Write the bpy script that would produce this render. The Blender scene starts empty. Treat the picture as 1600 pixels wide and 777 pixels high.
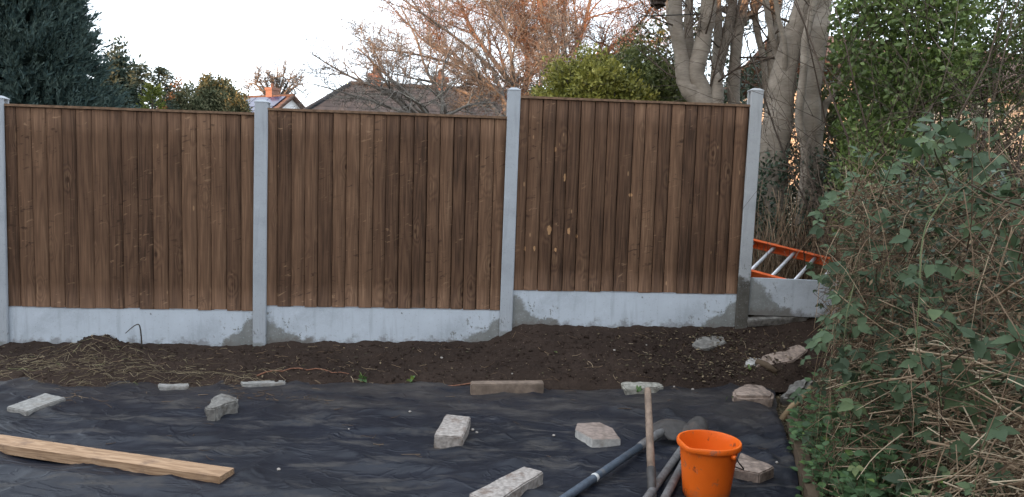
import bpy, bmesh, math, random
import numpy as np
from mathutils import Vector, Matrix, noise as mn
SC = bpy.context.scene
COL = SC.collection
R_ = math.radians
rng = np.random.default_rng(7)
random.seed(7)

# ------------------------------------------------------------------ camera
EYE = 1.5
F_PX, PITCH, ROLL = 1209.0, 0.091, 0.0386
_f = Vector((0, math.cos(PITCH), -math.sin(PITCH)))
_u0 = Vector((0, math.sin(PITCH), math.cos(PITCH)))
_r0 = Vector((1, 0, 0))
_R = _r0*math.cos(ROLL) + _u0*math.sin(ROLL)
_U = _u0*math.cos(ROLL) - _r0*math.sin(ROLL)
cam = bpy.data.objects.new('camera', bpy.data.cameras.new('camera'))
COL.objects.link(cam)
cam.data.sensor_width = 36.0
cam.data.lens = F_PX/1600*36
cam.data.clip_start = 0.05
cam.data.clip_end = 2000
M = Matrix((_R, _U, -_f)).transposed().to_4x4()
M.translation = (0, 0, EYE)
cam.matrix_world = M
SC.camera = cam

# ------------------------------------------------------------------ light
SUN_EL, SUN_DIR = R_(9.0), Vector((0.6, 0.8))      # horizontal travel of the light
w = bpy.data.worlds.new('World'); SC.world = w; w.use_nodes = True
wn = w.node_tree; wn.nodes.clear()
sky = wn.nodes.new('ShaderNodeTexSky'); sky.sky_type = 'NISHITA'; sky.sun_disc = False
sky.sun_elevation = SUN_EL
sky.sun_rotation = math.atan2(-SUN_DIR.x, -SUN_DIR.y)
sky.altitude = 0; sky.air_density = 1.0; sky.dust_density = 2.0; sky.ozone_density = 1.0
# thin high cloud veil that whitens the sky, thicker in places
tc = wn.nodes.new('ShaderNodeTexCoord')
mp = wn.nodes.new('ShaderNodeMapping'); mp.inputs['Scale'].default_value = (1.2, 1.2, 3.5)
nz = wn.nodes.new('ShaderNodeTexNoise'); nz.inputs['Scale'].default_value = 1.6; nz.inputs['Detail'].default_value = 5
rp = wn.nodes.new('ShaderNodeValToRGB')
rp.color_ramp.elements[0].position = 0.30; rp.color_ramp.elements[0].color = (0.45, 0.45, 0.45, 1)
rp.color_ramp.elements[1].position = 0.70; rp.color_ramp.elements[1].color = (0.9, 0.9, 0.9, 1)
mx = wn.nodes.new('ShaderNodeMixRGB'); mx.inputs['Color2'].default_value = (7.6, 8.3, 9.2, 1)
bg = wn.nodes.new('ShaderNodeBackground'); bg.inputs['Strength'].default_value = 0.12
wo = wn.nodes.new('ShaderNodeOutputWorld')
L = wn.links.new
L(tc.outputs['Generated'], mp.inputs['Vector']); L(mp.outputs['Vector'], nz.inputs['Vector'])
L(nz.outputs['Fac'], rp.inputs['Fac']); L(rp.outputs['Color'], mx.inputs['Fac'])
L(sky.outputs['Color'], mx.inputs['Color1']); L(mx.outputs['Color'], bg.inputs['Color'])
L(bg.outputs['Background'], wo.inputs['Surface'])
sl = bpy.data.lights.new('sun', 'SUN'); sl.energy = 3.0; sl.angle = R_(0.5); sl.color = (1.0, 0.50, 0.23)
sun = bpy.data.objects.new('sun', sl); COL.objects.link(sun)
_sd = Vector((SUN_DIR.x*math.cos(SUN_EL), SUN_DIR.y*math.cos(SUN_EL), -math.sin(SUN_EL)))
sun.rotation_euler = _sd.to_track_quat('-Z', 'Y').to_euler()
SC.view_settings.view_transform = 'Standard'
SC.view_settings.look = 'None'
SC.view_settings.exposure = 1.55
SC.view_settings.gamma = 1.0
SC.view_settings.use_curve_mapping = False
SC.cycles.max_bounces = 5
SC.cycles.transparent_max_bounces = 4

# ------------------------------------------------------------------ places
def ray(px, py):
    return _f + _R*((px-800)/F_PX) - _U*((py-388.5)/F_PX)
def at(px, py, Y):
    d = ray(px, py)
    return Vector((0, 0, EYE)) + d*(Y/d.y)
def G(px, py, z=0.0):
    d = ray(px, py)
    return Vector((0, 0, EYE)) + d*((z-EYE)/d.z)

# ------------------------------------------------------------------ node helper
class NT:
    def __init__(self, name):
        self.m = bpy.data.materials.new(name); self.m.use_nodes = True
        self.t = self.m.node_tree; self.t.nodes.clear()
        self.out = self.t.nodes.new('ShaderNodeOutputMaterial')
    def node(self, typ, ins=None, **kw):
        n = self.t.nodes.new(typ)
        for k, v in kw.items(): setattr(n, k, v)
        for k, v in (ins or {}).items(): self.put(n.inputs[k], v)
        return n
    def put(self, sock, v):
        if isinstance(v, S): self.t.links.new(v.s, sock)
        elif isinstance(v, bpy.types.NodeSocket): self.t.links.new(v, sock)
        else:
            if isinstance(v, tuple) and len(v) == 3 and sock.type == 'RGBA': v = v + (1,)
            sock.default_value = v
    def s(self, x): return S(self, x)
    def obj(self): return self.node('ShaderNodeTexCoord').outputs['Object']
    def attr(self, name): return self.s(self.node('ShaderNodeAttribute', attribute_name=name).outputs['Fac'])
    def xyz(self, v):
        n = self.node('ShaderNodeSeparateXYZ', {0: v}); return [self.s(n.outputs[i]) for i in range(3)]
    def vec(self, x, y, z): return self.node('ShaderNodeCombineXYZ', {0: x, 1: y, 2: z}).outputs[0]
    def noise(self, v, scale=5, detail=3, rough=.55, dist=0):
        return self.s(self.node('ShaderNodeTexNoise', {'Vector': v, 'Scale': scale, 'Detail': detail, 'Roughness': rough, 'Distortion': dist}).outputs['Fac'])
    def voro(self, v, scale=5, feature='F1'):
        n = self.node('ShaderNodeTexVoronoi', {'Vector': v, 'Scale': scale}, feature=feature)
        return n
    def math(self, op, a, b=0.0, c=None, clamp=False):
        n = self.node('ShaderNodeMath', operation=op); n.use_clamp = clamp
        self.put(n.inputs[0], a); self.put(n.inputs[1], b)
        if c is not None: self.put(n.inputs[2], c)
        return self.s(n.outputs[0])
    def step(self, x, a, b):          # smooth 0..1 as x goes a..b
        n = self.node('ShaderNodeMapRange', {0: x, 1: a, 2: b, 3: 0.0, 4: 1.0}, interpolation_type='SMOOTHSTEP')
        return self.s(n.outputs[0])
    def mix(self, f, a, b, mode='MIX'):
        n = self.node('ShaderNodeMixRGB', {'Fac': f, 'Color1': a, 'Color2': b}, blend_type=mode)
        return n.outputs['Color']
    def ramp(self, f, stops):
        n = self.node('ShaderNodeValToRGB', {'Fac': f}); e = n.color_ramp.elements
        while len(e) < len(stops): e.new(0.5)
        for k, (p, c) in enumerate(stops): e[k].position = p; e[k].color = c + (1,)
        return n.outputs['Color']
    def bump(self, h, strength=.5, dist=.01):
        return self.node('ShaderNodeBump', {'Height': h, 'Strength': strength, 'Distance': dist}).outputs['Normal']
    def finish(self, col, rough=.8, normal=None, metallic=0.0, spec=.3, transl=0.0, sheen=0):
        p = self.node('ShaderNodeBsdfPrincipled', {'Base Color': col, 'Roughness': rough, 'Metallic': metallic, 'Specular IOR Level': spec})
        if normal is not None: self.put(p.inputs['Normal'], normal)
        o = p.outputs[0]
        if transl:
            t = self.node('ShaderNodeBsdfTranslucent', {'Color': col})
            m = self.node('ShaderNodeMixShader', {0: transl, 1: o, 2: t.outputs[0]}); o = m.outputs[0]
        self.t.links.new(o, self.out.inputs['Surface'])
        return self.m
class S:
    def __init__(self, nt, s): self.nt, self.s = nt, s
    def __add__(self, o): return self.nt.math('ADD', self, o)
    __radd__ = __add__
    def __mul__(self, o): return self.nt.math('MULTIPLY', self, o)
    __rmul__ = __mul__
    def __sub__(self, o): return self.nt.math('SUBTRACT', self, o)
    def __rsub__(self, o): return self.nt.math('SUBTRACT', o, self)
    def __gt__(self, o): return self.nt.math('GREATER_THAN', self, o)
    def mx(self, o): return self.nt.math('MAXIMUM', self, o)
    def ab(self): return self.nt.math('ABSOLUTE', self)
    def sin(self): return self.nt.math('SINE', self)
    def frac(self): return self.nt.math('FRACT', self)

# ------------------------------------------------------------------ materials
def wood_fence(name, chips=(), seed=0.0):
    n = NT(name); o = n.obj(); x, y, z = n.xyz(o); r = n.attr('rnd')
    # knots: one grid of cells along each board
    kv = n.vec(x*6.0 + r*71.0, r*23.0, z*3.1 + r*53.0)
    vo = n.voro(kv, 1.0); d = n.s(vo.outputs['Distance']); cr = n.xyz(vo.outputs['Color'])[0]
    has = n.step(cr, .40, .46)
    kn = n.step(d, .10, .04)*has
    halo = n.step(d, .42, .08)*has
    g = n.noise(n.vec(x*9.0 + r*31.0, r*7.0, z*0.55 + r*11.0), 1.0, 2, .5)
    lines = ((g*9.0 + halo*2.0)*6.283).sin()*0.5 + 0.5
    fine = n.noise(n.vec(x*150.0 + r*9.0, r*40.0, z*4.0), 1.0, 3, .6)
    blot = n.noise(n.vec(x*2.0 + seed*5.0, seed, z*2.6), 1.0, 4, .6)
    v = lines*.17 + fine*.80 + blot*.34 + r*.34 - .43
    col = n.ramp(v, [(0.05, (.036, .020, .012)), (.33, (.094, .051, .030)), (.62, (.155, .087, .051)), (.95, (.27, .165, .098))])
    col = n.mix(kn, col, (.045, .022, .012))
    rim = n.step(d, .05, .10)*n.step(d, .22, .13)*has*n.step(fine, .45, .62)
    col = n.mix(rim*.6, col, (.23, .14, .08))
    # ripple marks round the knots, dark and light
    rp1 = n.noise(n.vec(x*13.0 + r*41.0, r*3.0, z*34.0 - x*9.0), 1.0, 3, .6, .5)
    rgn = n.step(n.noise(n.vec(x*2.3 + 5.0 + seed*3.7, r*1.2 + seed, z*2.0), 1.0, 2, .5), .47, .60)
    col = n.mix(n.step(rp1, .60, .70)*rgn*.8, col, (.045, .024, .014))
    col = n.mix(n.step(rp1, .38, .29)*rgn*.7, col, (.26, .16, .095))
    # raw unstained nicks
    cv = n.voro(n.vec(x*13.0 + r*17.0, r*5.0, z*4.5 + r*29.0), 1.0)
    cd = n.s(cv.outputs['Distance']); cc = n.xyz(cv.outputs['Color'])[1]
    nick = n.step(cd + fine*.10, .16, .11)*n.step(cc, .80, .85)
    col = n.mix(nick*.7, col, (.36, .215, .115))
    for (cx, cz, sx, sz) in chips:
        e = ((x - cx)*(1/sx))*((x - cx)*(1/sx)) + ((z - cz)*(1/sz))*((z - cz)*(1/sz))
        wob = n.noise(n.vec(x*85.0, 0.0, z*50.0), 1.0, 3)
        col = n.mix(n.step(e + wob*2.2, 2.0, 1.7), col, (.40, .225, .11))
    # nail rows, small dull heads
    h = lines*.3 + fine*.5 + halo*.9 - kn*.7
    return n.finish(col, .78, n.bump(h, .45, .004), spec=.2)
def concrete(name, smears=(), tint=(.47, .50, .535), wet=((.16, .165, .155), (.25, .255, .245))):
    n = NT(name); o = n.obj(); x, y, z = n.xyz(o)
    a = n.noise(o, 5, 5, .6); b = n.noise(o, 90, 3, .6); big = n.noise(o, 1.6, 3, .5)
    v = a*.5 + b*.18 + big*.45 - .08
    dk = tuple(c*.66 for c in tint)
    col = n.ramp(v, [(.25, dk), (.5, tint), (.8, tuple(min(1, c*1.14) for c in tint))])
    pv = n.voro(o, 70.0); pits = n.step(n.s(pv.outputs['Distance']), .22, .12)*(n.xyz(pv.outputs['Color'])[0] > .8)
    col = n.mix(pits*.6, col, (.16, .16, .165))
    stk = n.noise(n.vec(x*22.0, y*22.0, z*1.6), 1.0, 4, .65)
    col = n.mix(n.step(stk, .52, .72)*.38, col, tuple(c*.55 for c in tint)); col = n.mix(n.step(n.noise(o, 11, 5, .7), .56, .70)*.30, col, tuple(min(1, c*1.25) for c in tint))
    sc = n.voro(n.vec(x*14.0, y*14.0, z*14.0 + x*5.0), 1.0)
    spot = n.step(n.s(sc.outputs['Distance']) + b*.15, .22, .15)*(n.xyz(sc.outputs['Color'])[0] > .86)
    col = n.mix(spot*.75, col, (.12, .115, .11))
    m = None
    nn = n.noise(n.vec(x*9.0, y*9.0, z*11.0), 1.0, 5, .65)
    for (cx, wx, hz) in smears:
        t = (1.0 - (x - cx).ab()*(1/wx))*hz - z + (nn - .5)*.30
        sp = n.step(n.noise(n.vec(x*30.0, y*30.0, z*22.0 + x*9.0), 1.0, 3, .7), .60, .66)*n.step(t, -.16, -.02)
        t = (n.step(t, -.01, .045)*n.step(n.noise(o, 60, 3, .7), .15, .45)).mx(sp)
        m = t if m is None else m.mx(t)
    # soil splashed low down
    low = n.step(z - (nn - .5)*.30 - (n.noise(o, 34, 3, .7) - .5)*.10, .075, .015)
    h = a*.3 + b*.4 - pits*.8
    if m is not None:
        mc = n.ramp(nn, [(.3, wet[0]), (.7, wet[1])])
        col = n.mix(m, col, mc); h = h + m*.9
    col = n.mix(low*.55, col, (.11, .09, .075))
    return n.finish(col, .88, n.bump(h, .35, .004), spec=.2)
def plain(name, c, rough=.7, var=.25, scale=20, metallic=0, bump=.2, spec=.3, dirt=None):
    n = NT(name); o = n.obj(); a = n.noise(o, scale, 4, .6)
    col = n.mix(n.step(a, .25, .75), tuple(k*(1-var) for k in c), tuple(min(1, k*(1+var)) for k in c))
    if dirt:
        b = n.noise(o, scale*.35, 5, .65); col = n.mix(n.step(b, .52, .68)*dirt[1], col, dirt[0])
    return n.finish(col, rough, n.bump(a, bump, .005), metallic, spec)
def leafmat(name, stops, rough=.5, spec=.35, transl=.22, var=True):
    n = NT(name); r = n.attr('rnd'); o = n.obj()
    f = r + (n.noise(o, 30, 2) - .5)*.25
    col = n.ramp(f, stops)
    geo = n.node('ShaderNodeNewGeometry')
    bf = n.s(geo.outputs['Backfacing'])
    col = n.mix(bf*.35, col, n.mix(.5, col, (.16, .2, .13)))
    return n.finish(col, rough, None, 0, spec, transl)
def stemmat(name, stops, rough=.85, scale=60):
    n = NT(name); r = n.attr('rnd'); o = n.obj(); a = n.noise(o, scale, 3)
    col = n.ramp(r + (a - .5)*.4, stops)
    return n.finish(col, rough, n.bump(a, .3, .003), spec=.15)
def bark(name, lo, mid, hi, rings=True):
    n = NT(name); o = n.obj(); x, y, z = n.xyz(o)
    a = n.noise(n.vec(x*5.0, y*5.0, z*9.0), 1.0, 5, .62); b = n.noise(n.vec(x*18.0, y*18.0, z*70.0), 1.0, 3)
    c = n.noise(o, 2.2, 3)
    col = n.ramp(a*.55 + b*.25 + c*.35 - .1, [(.25, lo), (.5, mid), (.75, hi)])
    return n.finish(col, .85, n.bump(a*.5 + b*.6, .5, .012), spec=.15)
def soilmat(name, c0, c1, c2):
    n = NT(name); o = n.obj()
    a = n.noise(o, 7, 6, .7); b = n.noise(o, 55, 4, .7); c = n.noise(o, 1.3, 3)
    v = a*.4 + b*.45 + c*.4 - .12
    col = n.ramp(v, [(.25, c0), (.5, c1), (.8, c2)])
    vo = n.voro(o, 60.0); pale = n.step(n.s(vo.outputs['Distance']), .28, .18)*(n.xyz(vo.outputs['Color'])[0] > .90)
    col = n.mix(pale*.8, col, (.17, .13, .095))
    return n.finish(col, .95, n.bump(a*.5 + b*.7, .9, .02), spec=.1)
def tarpmat():
    n = NT('black_membrane'); o = n.obj(); x, y, z = n.xyz(o)
    a = n.noise(o, 2.2, 5, .6); d = n.noise(n.vec(x*1.4, y*3.2, 0.0), 1.6, 6, .68); f = n.noise(o, 45, 3, .6)
    a = n.noise(o, 1.3, 4, .55)
    col = n.ramp(a, [(.36, (.004, .0055, .0105)), (.62, (.008, .0105, .0185))])
    st = n.noise(n.vec(x*2.2 + y*1.5, y*17.0 - x*2.5, 0.0), 1.0, 5, .7, .4)
    dust = n.step(d + f*.12 + (st - .5)*.5, .56, .78)
    col = n.mix(dust*.75, col, (.070, .063, .057))
    far = n.step(y, 4.3, 5.2)*n.step(d + f*.3, .42, .72)
    col = n.mix(far*.5, col, (.055,.046,.040))
    col = n.mix(n.step(st, .60, .74)*.5, col, (.075, .073, .075))
    # short creases in the woven sheet
    cre = n.noise(n.vec(x*26.0 + y*7.0, y*5.0 - x*3.0, z*4.0), 1.0, 3, .6, .6)
    cre2 = n.noise(n.vec(x*7.0, y*30.0 + x*4.0, z*4.0), 1.0, 4, .6, .8)
    weave = n.noise(o, 420, 1)
    rid = (n.noise(n.vec(x*1.5 + y*1.3, y*2.6 - x*.9, z), 1.0, 3, .5, .4) - .5).ab()
    rid2 = (n.noise(n.vec(x*1.1 - y*1.7, y*3.6 + x*1.2, z), 1.3, 3, .5, .5) - .5).ab()
    patch = n.step(n.noise(o, 1.7, 2), .45, .62)
    h = cre*.18*patch + cre2*.26*patch + f*.05 + weave*.05 - n.step(rid, .0, .03)*.45 - n.step(rid2, .0, .025)*.4 + n.noise(n.vec(x*4.0 + y*2.0, y*7.0, 0.0), 1.0, 3, .5)*.9
    rg = n.math('ADD', .46, dust*.4)
    return n.finish(col, rg, n.bump(h, .42, .016), spec=.30)
def rooftile(name, c0, c1, sx=5.0, sz=5.0):
    n = NT(name); o = n.obj(); x, y, z = n.xyz(o)
    row = (z*sz).frac(); cid = n.noise(n.vec(x*sx, 0.0, z*sz), 1.0, 1)
    col = n.mix(n.step(cid, .35, .65), c0, c1)
    mo = n.noise(o, 1.2, 4); col = n.mix(n.step(mo, .5, .7)*.4, col, (.10, .085, .07))
    col = n.mix(n.step(row, .16, .04)*.75, col, tuple(k*.25 for k in c0))
    return n.finish(col, .9, n.bump(row, .5, .03), spec=.15)
def brickmat(name, c0, c1, scale=4.5):
    n = NT(name); o = n.obj(); x, y, z = n.xyz(o)
    b = n.node('ShaderNodeTexBrick', {'Vector': n.vec(x + y, z, 0.0), 'Color1': c0, 'Color2': c1, 'Mortar': (.30, .27, .24), 'Scale': scale, 'Mortar Size': .012})
    return n.finish(b.outputs['Color'], .9, None, spec=.15)

MT = {}
MT['post'] = concrete('post_concrete', [(0.0, .5, .09)])
MT['soil'] = soilmat('dark_soil', (.017, .012, .010), (.036, .0245, .019), (.072, .050, .039))
MT['ground'] = soilmat('leafy_ground', (.02, .017, .011), (.045, .036, .022), (.08, .062, .04))
MT['tarp'] = tarpmat()

# ------------------------------------------------------------------ mesh helpers
def tag(o, label=None, cat=None, group=None, kind=None):
    if label: o['label'] = label
    if cat: o['category'] = cat
    if group: o['group'] = group
    if kind: o['kind'] = kind
    return o
def empty(name, loc=(0, 0, 0), label=None, cat=None, group=None, rz=0.0):
    o = bpy.data.objects.new(name, None); COL.objects.link(o)
    o.location = loc; o.rotation_euler = (0, 0, rz); o.empty_display_size = .1
    return tag(o, label, cat, group)
def link(name, me, mat, parent=None, smooth=False):
    o = bpy.data.objects.new(name, me); COL.objects.link(o)
    if mat is not None: me.materials.append(mat)
    if parent is not None: o.parent = parent
    if smooth: me.polygons.foreach_set('use_smooth', np.ones(len(me.polygons), bool))
    return o
def np_mesh(name, V, F, mat, parent=None, rnd=None, smooth=False):
    """V (n,3); F (m,k) or a list of such arrays; rnd (n,)"""
    Fs = F if isinstance(F, list) else [F]
    me = bpy.data.meshes.new(name)
    me.vertices.add(len(V)); me.vertices.foreach_set('co', np.asarray(V, np.float32).ravel())
    idx = np.concatenate([f.ravel() for f in Fs]).astype(np.int32)
    st, s0 = [], 0
    for f in Fs:
        st.append(s0 + np.arange(len(f))*f.shape[1]); s0 += f.size
    st = np.concatenate(st).astype(np.int32)
    me.loops.add(len(idx)); me.polygons.add(len(st))
    me.loops.foreach_set('vertex_index', idx); me.polygons.foreach_set('loop_start', st)
    me.update(calc_edges=True); me.validate()
    if rnd is not None:
        a = me.attributes.new('rnd', 'FLOAT', 'POINT'); a.data.foreach_set('value', np.asarray(rnd, np.float32))
    return link(name, me, mat, parent, smooth)
def bm_obj(name, bm, mat, parent=None, smooth=False):
    bmesh.ops.recalc_face_normals(bm, faces=bm.faces[:])
    me = bpy.data.meshes.new(name); bm.to_mesh(me); bm.free()
    return link(name, me, mat, parent, smooth)
def box(bm, x0, x1, y0, y1, z0, z1):
    v = [bm.verts.new(p) for p in ((x0,y0,z0),(x1,y0,z0),(x1,y1,z0),(x0,y1,z0),(x0,y0,z1),(x1,y0,z1),(x1,y1,z1),(x0,y1,z1))]
    for f in ((0,3,2,1),(4,5,6,7),(0,1,5,4),(1,2,6,5),(2,3,7,6),(3,0,4,7)): bm.faces.new([v[i] for i in f])
    return v
def fbm(p, o=4): return mn.fractal(p, 1.0, 2.0, o, noise_basis='PERLIN_ORIGINAL')
def unit(a): return a/np.maximum(np.linalg.norm(a, axis=-1, keepdims=True), 1e-9)

class Tubes:
    def __init__(self): self.g = {}
    def add(self, pts, rad, k=4, rnd=None):
        pts = np.asarray(pts, float); rad = np.broadcast_to(np.asarray(rad, float), (len(pts),))
        self.g.setdefault((len(pts), k), []).append((pts, rad, rng.random() if rnd is None else rnd))
    def build(self, name, mat, parent=None, smooth=True, bumpy=0.0):
        VV, FF, RR, off = [], [], [], 0
        tips = []
        for (m, k), L_ in self.g.items():
            P = np.stack([a[0] for a in L_]); Ra = np.stack([a[1] for a in L_]); rd = np.array([a[2] for a in L_])
            N = len(P)
            T = unit(np.gradient(P, axis=1))
            ref = np.cross(T.mean(1), np.where(np.abs(T.mean(1)[:, 2:3]) > .9*np.linalg.norm(T.mean(1), axis=1, keepdims=True), [[1., 0, 0]], [[0, 0, 1.]]))
            ref = unit(ref)[:, None, :]
            n1 = unit(ref - T*(T*ref).sum(-1, keepdims=True)); n2 = np.cross(T, n1)
            a = np.arange(k)/k*2*np.pi
            rr = np.repeat(Ra[:, :, None], k, 2)
            if bumpy:
                rr = rr*(1 + bumpy*rng.normal(size=rr.shape))
            V = P[:, :, None, :] + rr[..., None]*(np.cos(a)[None, None, :, None]*n1[:, :, None, :] + np.sin(a)[None, None, :, None]*n2[:, :, None, :])
            base = off + np.arange(N)[:, None, None]*m*k
            i = np.arange(m-1)[None, :, None]*k; j = np.arange(k)[None, None, :]; j2 = (j+1) % k
            Fq = np.stack([base+i+j, base+i+j2, base+i+k+j2, base+i+k+j], -1).reshape(-1, 4)
            VV.append(V.reshape(-1, 3)); FF.append(Fq); RR.append(np.repeat(rd, m*k)); 
            # end caps
            cap = (off + np.arange(N)[:, None]*m*k + (m-1)*k + np.arange(k)[None, :])
            cap0 = (off + np.arange(N)[:, None]*m*k + np.arange(k)[None, ::-1])
            tips += [cap, cap0]
            off += N*m*k
        fs = {}
        for f in FF + tips: fs.setdefault(f.shape[1], []).append(f)
        return np_mesh(name, np.concatenate(VV), [np.concatenate(v) for v in fs.values()], mat, parent, np.concatenate(RR), smooth)

# leaf templates: (points (k,3) with x along, y across, z up), faces
LEAF4 = (np.array([(0,0,0),(.42,-.5,.10),(1,0,-.06),(.42,.5,.10)]), [np.array([[0,1,2],[0,2,3]])])
def _ovate(n=7, ser=.06):
    t = np.linspace(0, 1, n); wv = np.sin(np.pi*np.clip(t, 0, 1)**.75)*.5*(1-.12*t)
    wv[0] = .02; wv[-1] = .0
    wv = wv*(1 + ser*np.where(np.arange(n) % 2 == 0, 1, -1))
    P = []; 
    for i in range(n):
        zc = -.18*t[i]**2
        P += [(t[i], -wv[i], zc + .28*wv[i]), (t[i], 0, zc), (t[i], wv[i], zc + .28*wv[i])]
    Fq = []
    for i in range(n-1):
        a = i*3; Fq += [[a, a+1, a+4, a+3], [a+1, a+2, a+5, a+4]]
    return np.array(P), [np.array(Fq)]
OVATE = _ovate(7); OVATE_S = _ovate(5, .0); SERR = _ovate(10, .10)
def leaves(name, C, D, N, length, width, mat, parent=None, rnd=None, tpl=LEAF4, smooth=False):
    C = np.asarray(C, float); n = len(C)
    D = unit(np.asarray(D, float)); N = np.asarray(N, float)
    Y = unit(np.cross(N, D)); Z = np.cross(D, Y)
    P, Fs = tpl; k = len(P)
    ln = np.broadcast_to(np.asarray(length, float), (n,)); wd = np.broadcast_to(np.asarray(width, float), (n,))
    V = C[:, None, :] + P[None, :, 0:1]*ln[:, None, None]*D[:, None, :] + P[None, :, 1:2]*wd[:, None, None]*Y[:, None, :] + P[None, :, 2:3]*wd[:, None, None]*Z[:, None, :]
    F = [(f[None] + (np.arange(n)*k)[:, None, None]).reshape(-1, f.shape[1]) for f in Fs]
    if rnd is None: rnd = rng.random(n)
    return np_mesh(name, V.reshape(-1, 3), F, mat, parent, np.repeat(rnd, k), smooth)
def rdir(n, up=0.0, bias=(0, 0, 0)):
    d = rng.normal(size=(n, 3)); d = unit(d) + np.array(bias); d[:, 2] += up
    return unit(d)

def grow(tubes, p, d, Ln, r, lev, cfg, tips=None):
    """recursive branch; cfg lists per level"""
    m = cfg['M'][lev]; wob = cfg['wob'][lev]; tr = cfg['trop'][lev]
    pts = [np.array(p, float)]; d = np.array(d, float); d /= np.linalg.norm(d); ds = [d]
    for i in range(m-1):
        d = d + rng.normal(size=3)*wob + np.array((0, 0, tr)); d /= np.linalg.norm(d)
        pts.append(pts[-1] + d*Ln/(m-1)); ds.append(d)
    rend = r*cfg['taper'][lev]
    rad = np.linspace(r, rend, m)
    tubes[min(lev, len(tubes)-1)].add(pts, rad, cfg['k'][lev])
    if tips is not None and lev >= cfg['leaflev']:
        tips += [(q, e) for q, e in zip(pts[1:], ds[1:])]
    if lev+1 >= len(cfg['M']): return
    n = cfg['n'][lev]; n = max(1, int(round(n*(.75 + .5*rng.random()))))
    for j in range(n):
        t = cfg['t0'][lev] + (1-cfg['t0'][lev])*((j + rng.random())/n)
        q = t*(m-1); i = min(int(q), m-2); a = q-i
        pp = pts[i]*(1-a) + pts[i+1]*a
        dd = ds[i]
        ax = np.cross(dd, rng.normal(size=3)); ax /= np.linalg.norm(ax)
        an = R_(cfg['ang'][lev])*(.7 + .6*rng.random())
        nd = dd*math.cos(an) + np.cross(ax, dd)*math.sin(an)
        rr = (r + (rend-r)*t)*cfg['rr'][lev]
        grow(tubes, pp, nd, Ln*cfg['lr'][lev]*(.7 + .6*rng.random())*(1.15-.5*t), max(rr, cfg['rmin']), lev+1, cfg, tips)

# ------------------------------------------------------------------ ground
TH = 0.0767; FD = Vector((math.cos(TH), math.sin(TH), 0)); FN = Vector((-math.sin(TH), math.cos(TH), 0))
F0 = Vector((-3.862, 5.8286, 0)); SP = 1.9227; TILT = .008
def yf(x): return F0.y + (x - F0.x)*math.tan(TH)
_EX = [G(px, py) for px, py in ((-250, 594), (0, 598), (150, 605), (300, 607), (450, 602), (700, 606), (900, 610), (1050, 606), (1215, 602), (1300, 600))]
def yedge(x): return float(np.interp(x, [e.x for e in _EX], [e.y for e in _EX]))
def zfence(x): return float(np.interp(x, [-6, -3.8, -2.1, -1.7, -.15, .1, 1.75, 2.2, 3], [.10, .10, .115, .15, .20, .335, .365, .42, .45]))
_RX = [G(px, py) for px, py in ((1255, 830), (1251, 777), (1244, 735), (1228, 690), (1216, 650), (1212, 618), (1210, 600))]
def xright(y): return float(np.interp(y, [e.y for e in _RX], [e.x for e in _RX]))
def tarp_z(x, y):
    p = Vector((x, y, 0))
    a = fbm(Vector((x*1.0 + y*.6, y*1.9, 1.3)), 3)
    b = 1 - abs(mn.noise(Vector((x*1.5 + y*1.3, y*2.6 - x*1.1, 4.0))))*2
    c = 1 - abs(mn.noise(Vector((x*4.5 - y*2.0, y*7 + x, 9.0))))*2
    z = .020*a + .022*max(0, b)**4 + .008*max(0, c)**5 + .003*mn.noise(Vector((x*9, y*16, 2)))
    # folds raised where the tools drag the sheet, and at the corner
    for (fx, fy, ex, ey, h, wd) in FOLDS:
        dx, dy = ex-fx, ey-fy; l2 = dx*dx+dy*dy
        t = max(0, min(1, ((x-fx)*dx+(y-fy)*dy)/l2)); q = math.hypot(x-fx-t*dx, y-fy-t*dy)
        z += .95*h*math.exp(-(q/wd)**2)*(1-.6*t)*min(1, .35+2*t)
    return z + .012
FOLDS = []
for (a, b, h, wd) in (((1040, 655), (880, 640), .05, .05), ((1050, 650), (960, 690), .04, .05), ((1110, 650), (1200, 625), .05, .07), ((1205, 640), (1225, 715), .06, .05),
                      ((1165, 690), (1222, 700), .05, .04), ((1180, 705), (1230, 745), .03, .03), ((1100, 650), (1205, 690), .035, .05), ((1225, 660), (1250, 777), .06, .05),
                      ((250, 625), (0, 655), .02, .05), ((460, 640), (660, 655), .02, .04), ((700, 735), (520, 725), .02, .05), ((880, 720), (640, 745), .025, .04), ((0, 740), (240, 772), .03, .06)):
    A, B = G(*a), G(*b); FOLDS.append((A.x, A.y, B.x, B.y, h, wd))

def ground_h(x, y):
    y0 = yf(x)
    back = float(np.interp(x, [-8, -2, 0, 2, 4], [.2, .2, .4, .55, .6]))
    if y > y0 + .02: z = back
    else: z = -.05
    if x > 1.5 and y < y0 + .02:
        z = -.05 + .80*min(1, max(0, (x - xright(y) - .12)/.9))**.8*(1 - .45*min(1, max(0, (y-4.3)/1.5)))
    return z + .02*mn.noise(Vector((x*1.7, y*1.7, 0)))
def grid_mesh(name, xs, ys, zf, mat, smooth=True):
    nx, ny = len(xs), len(ys)
    V = np.array([(x, y, zf(x, y)) for y in ys for x in xs])
    i = np.arange(nx-1)[None, :] + np.arange(ny-1)[:, None]*nx
    F = np.stack([i, i+1, i+nx+1, i+nx], -1).reshape(-1, 4)
    return np_mesh(name, V, F, mat, None, None, smooth)
xs = np.unique(np.concatenate([np.linspace(-400, -8, 14), np.linspace(-8, 8, 161), np.linspace(8, 400, 14)]))
ys = np.unique(np.concatenate([np.linspace(-80, 0, 9), np.linspace(0, 9, 101), np.linspace(9, 30, 10), np.linspace(30, 900, 14)]))
tag(grid_mesh('ground', xs, ys, ground_h, MT['ground']), kind='structure')

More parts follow.
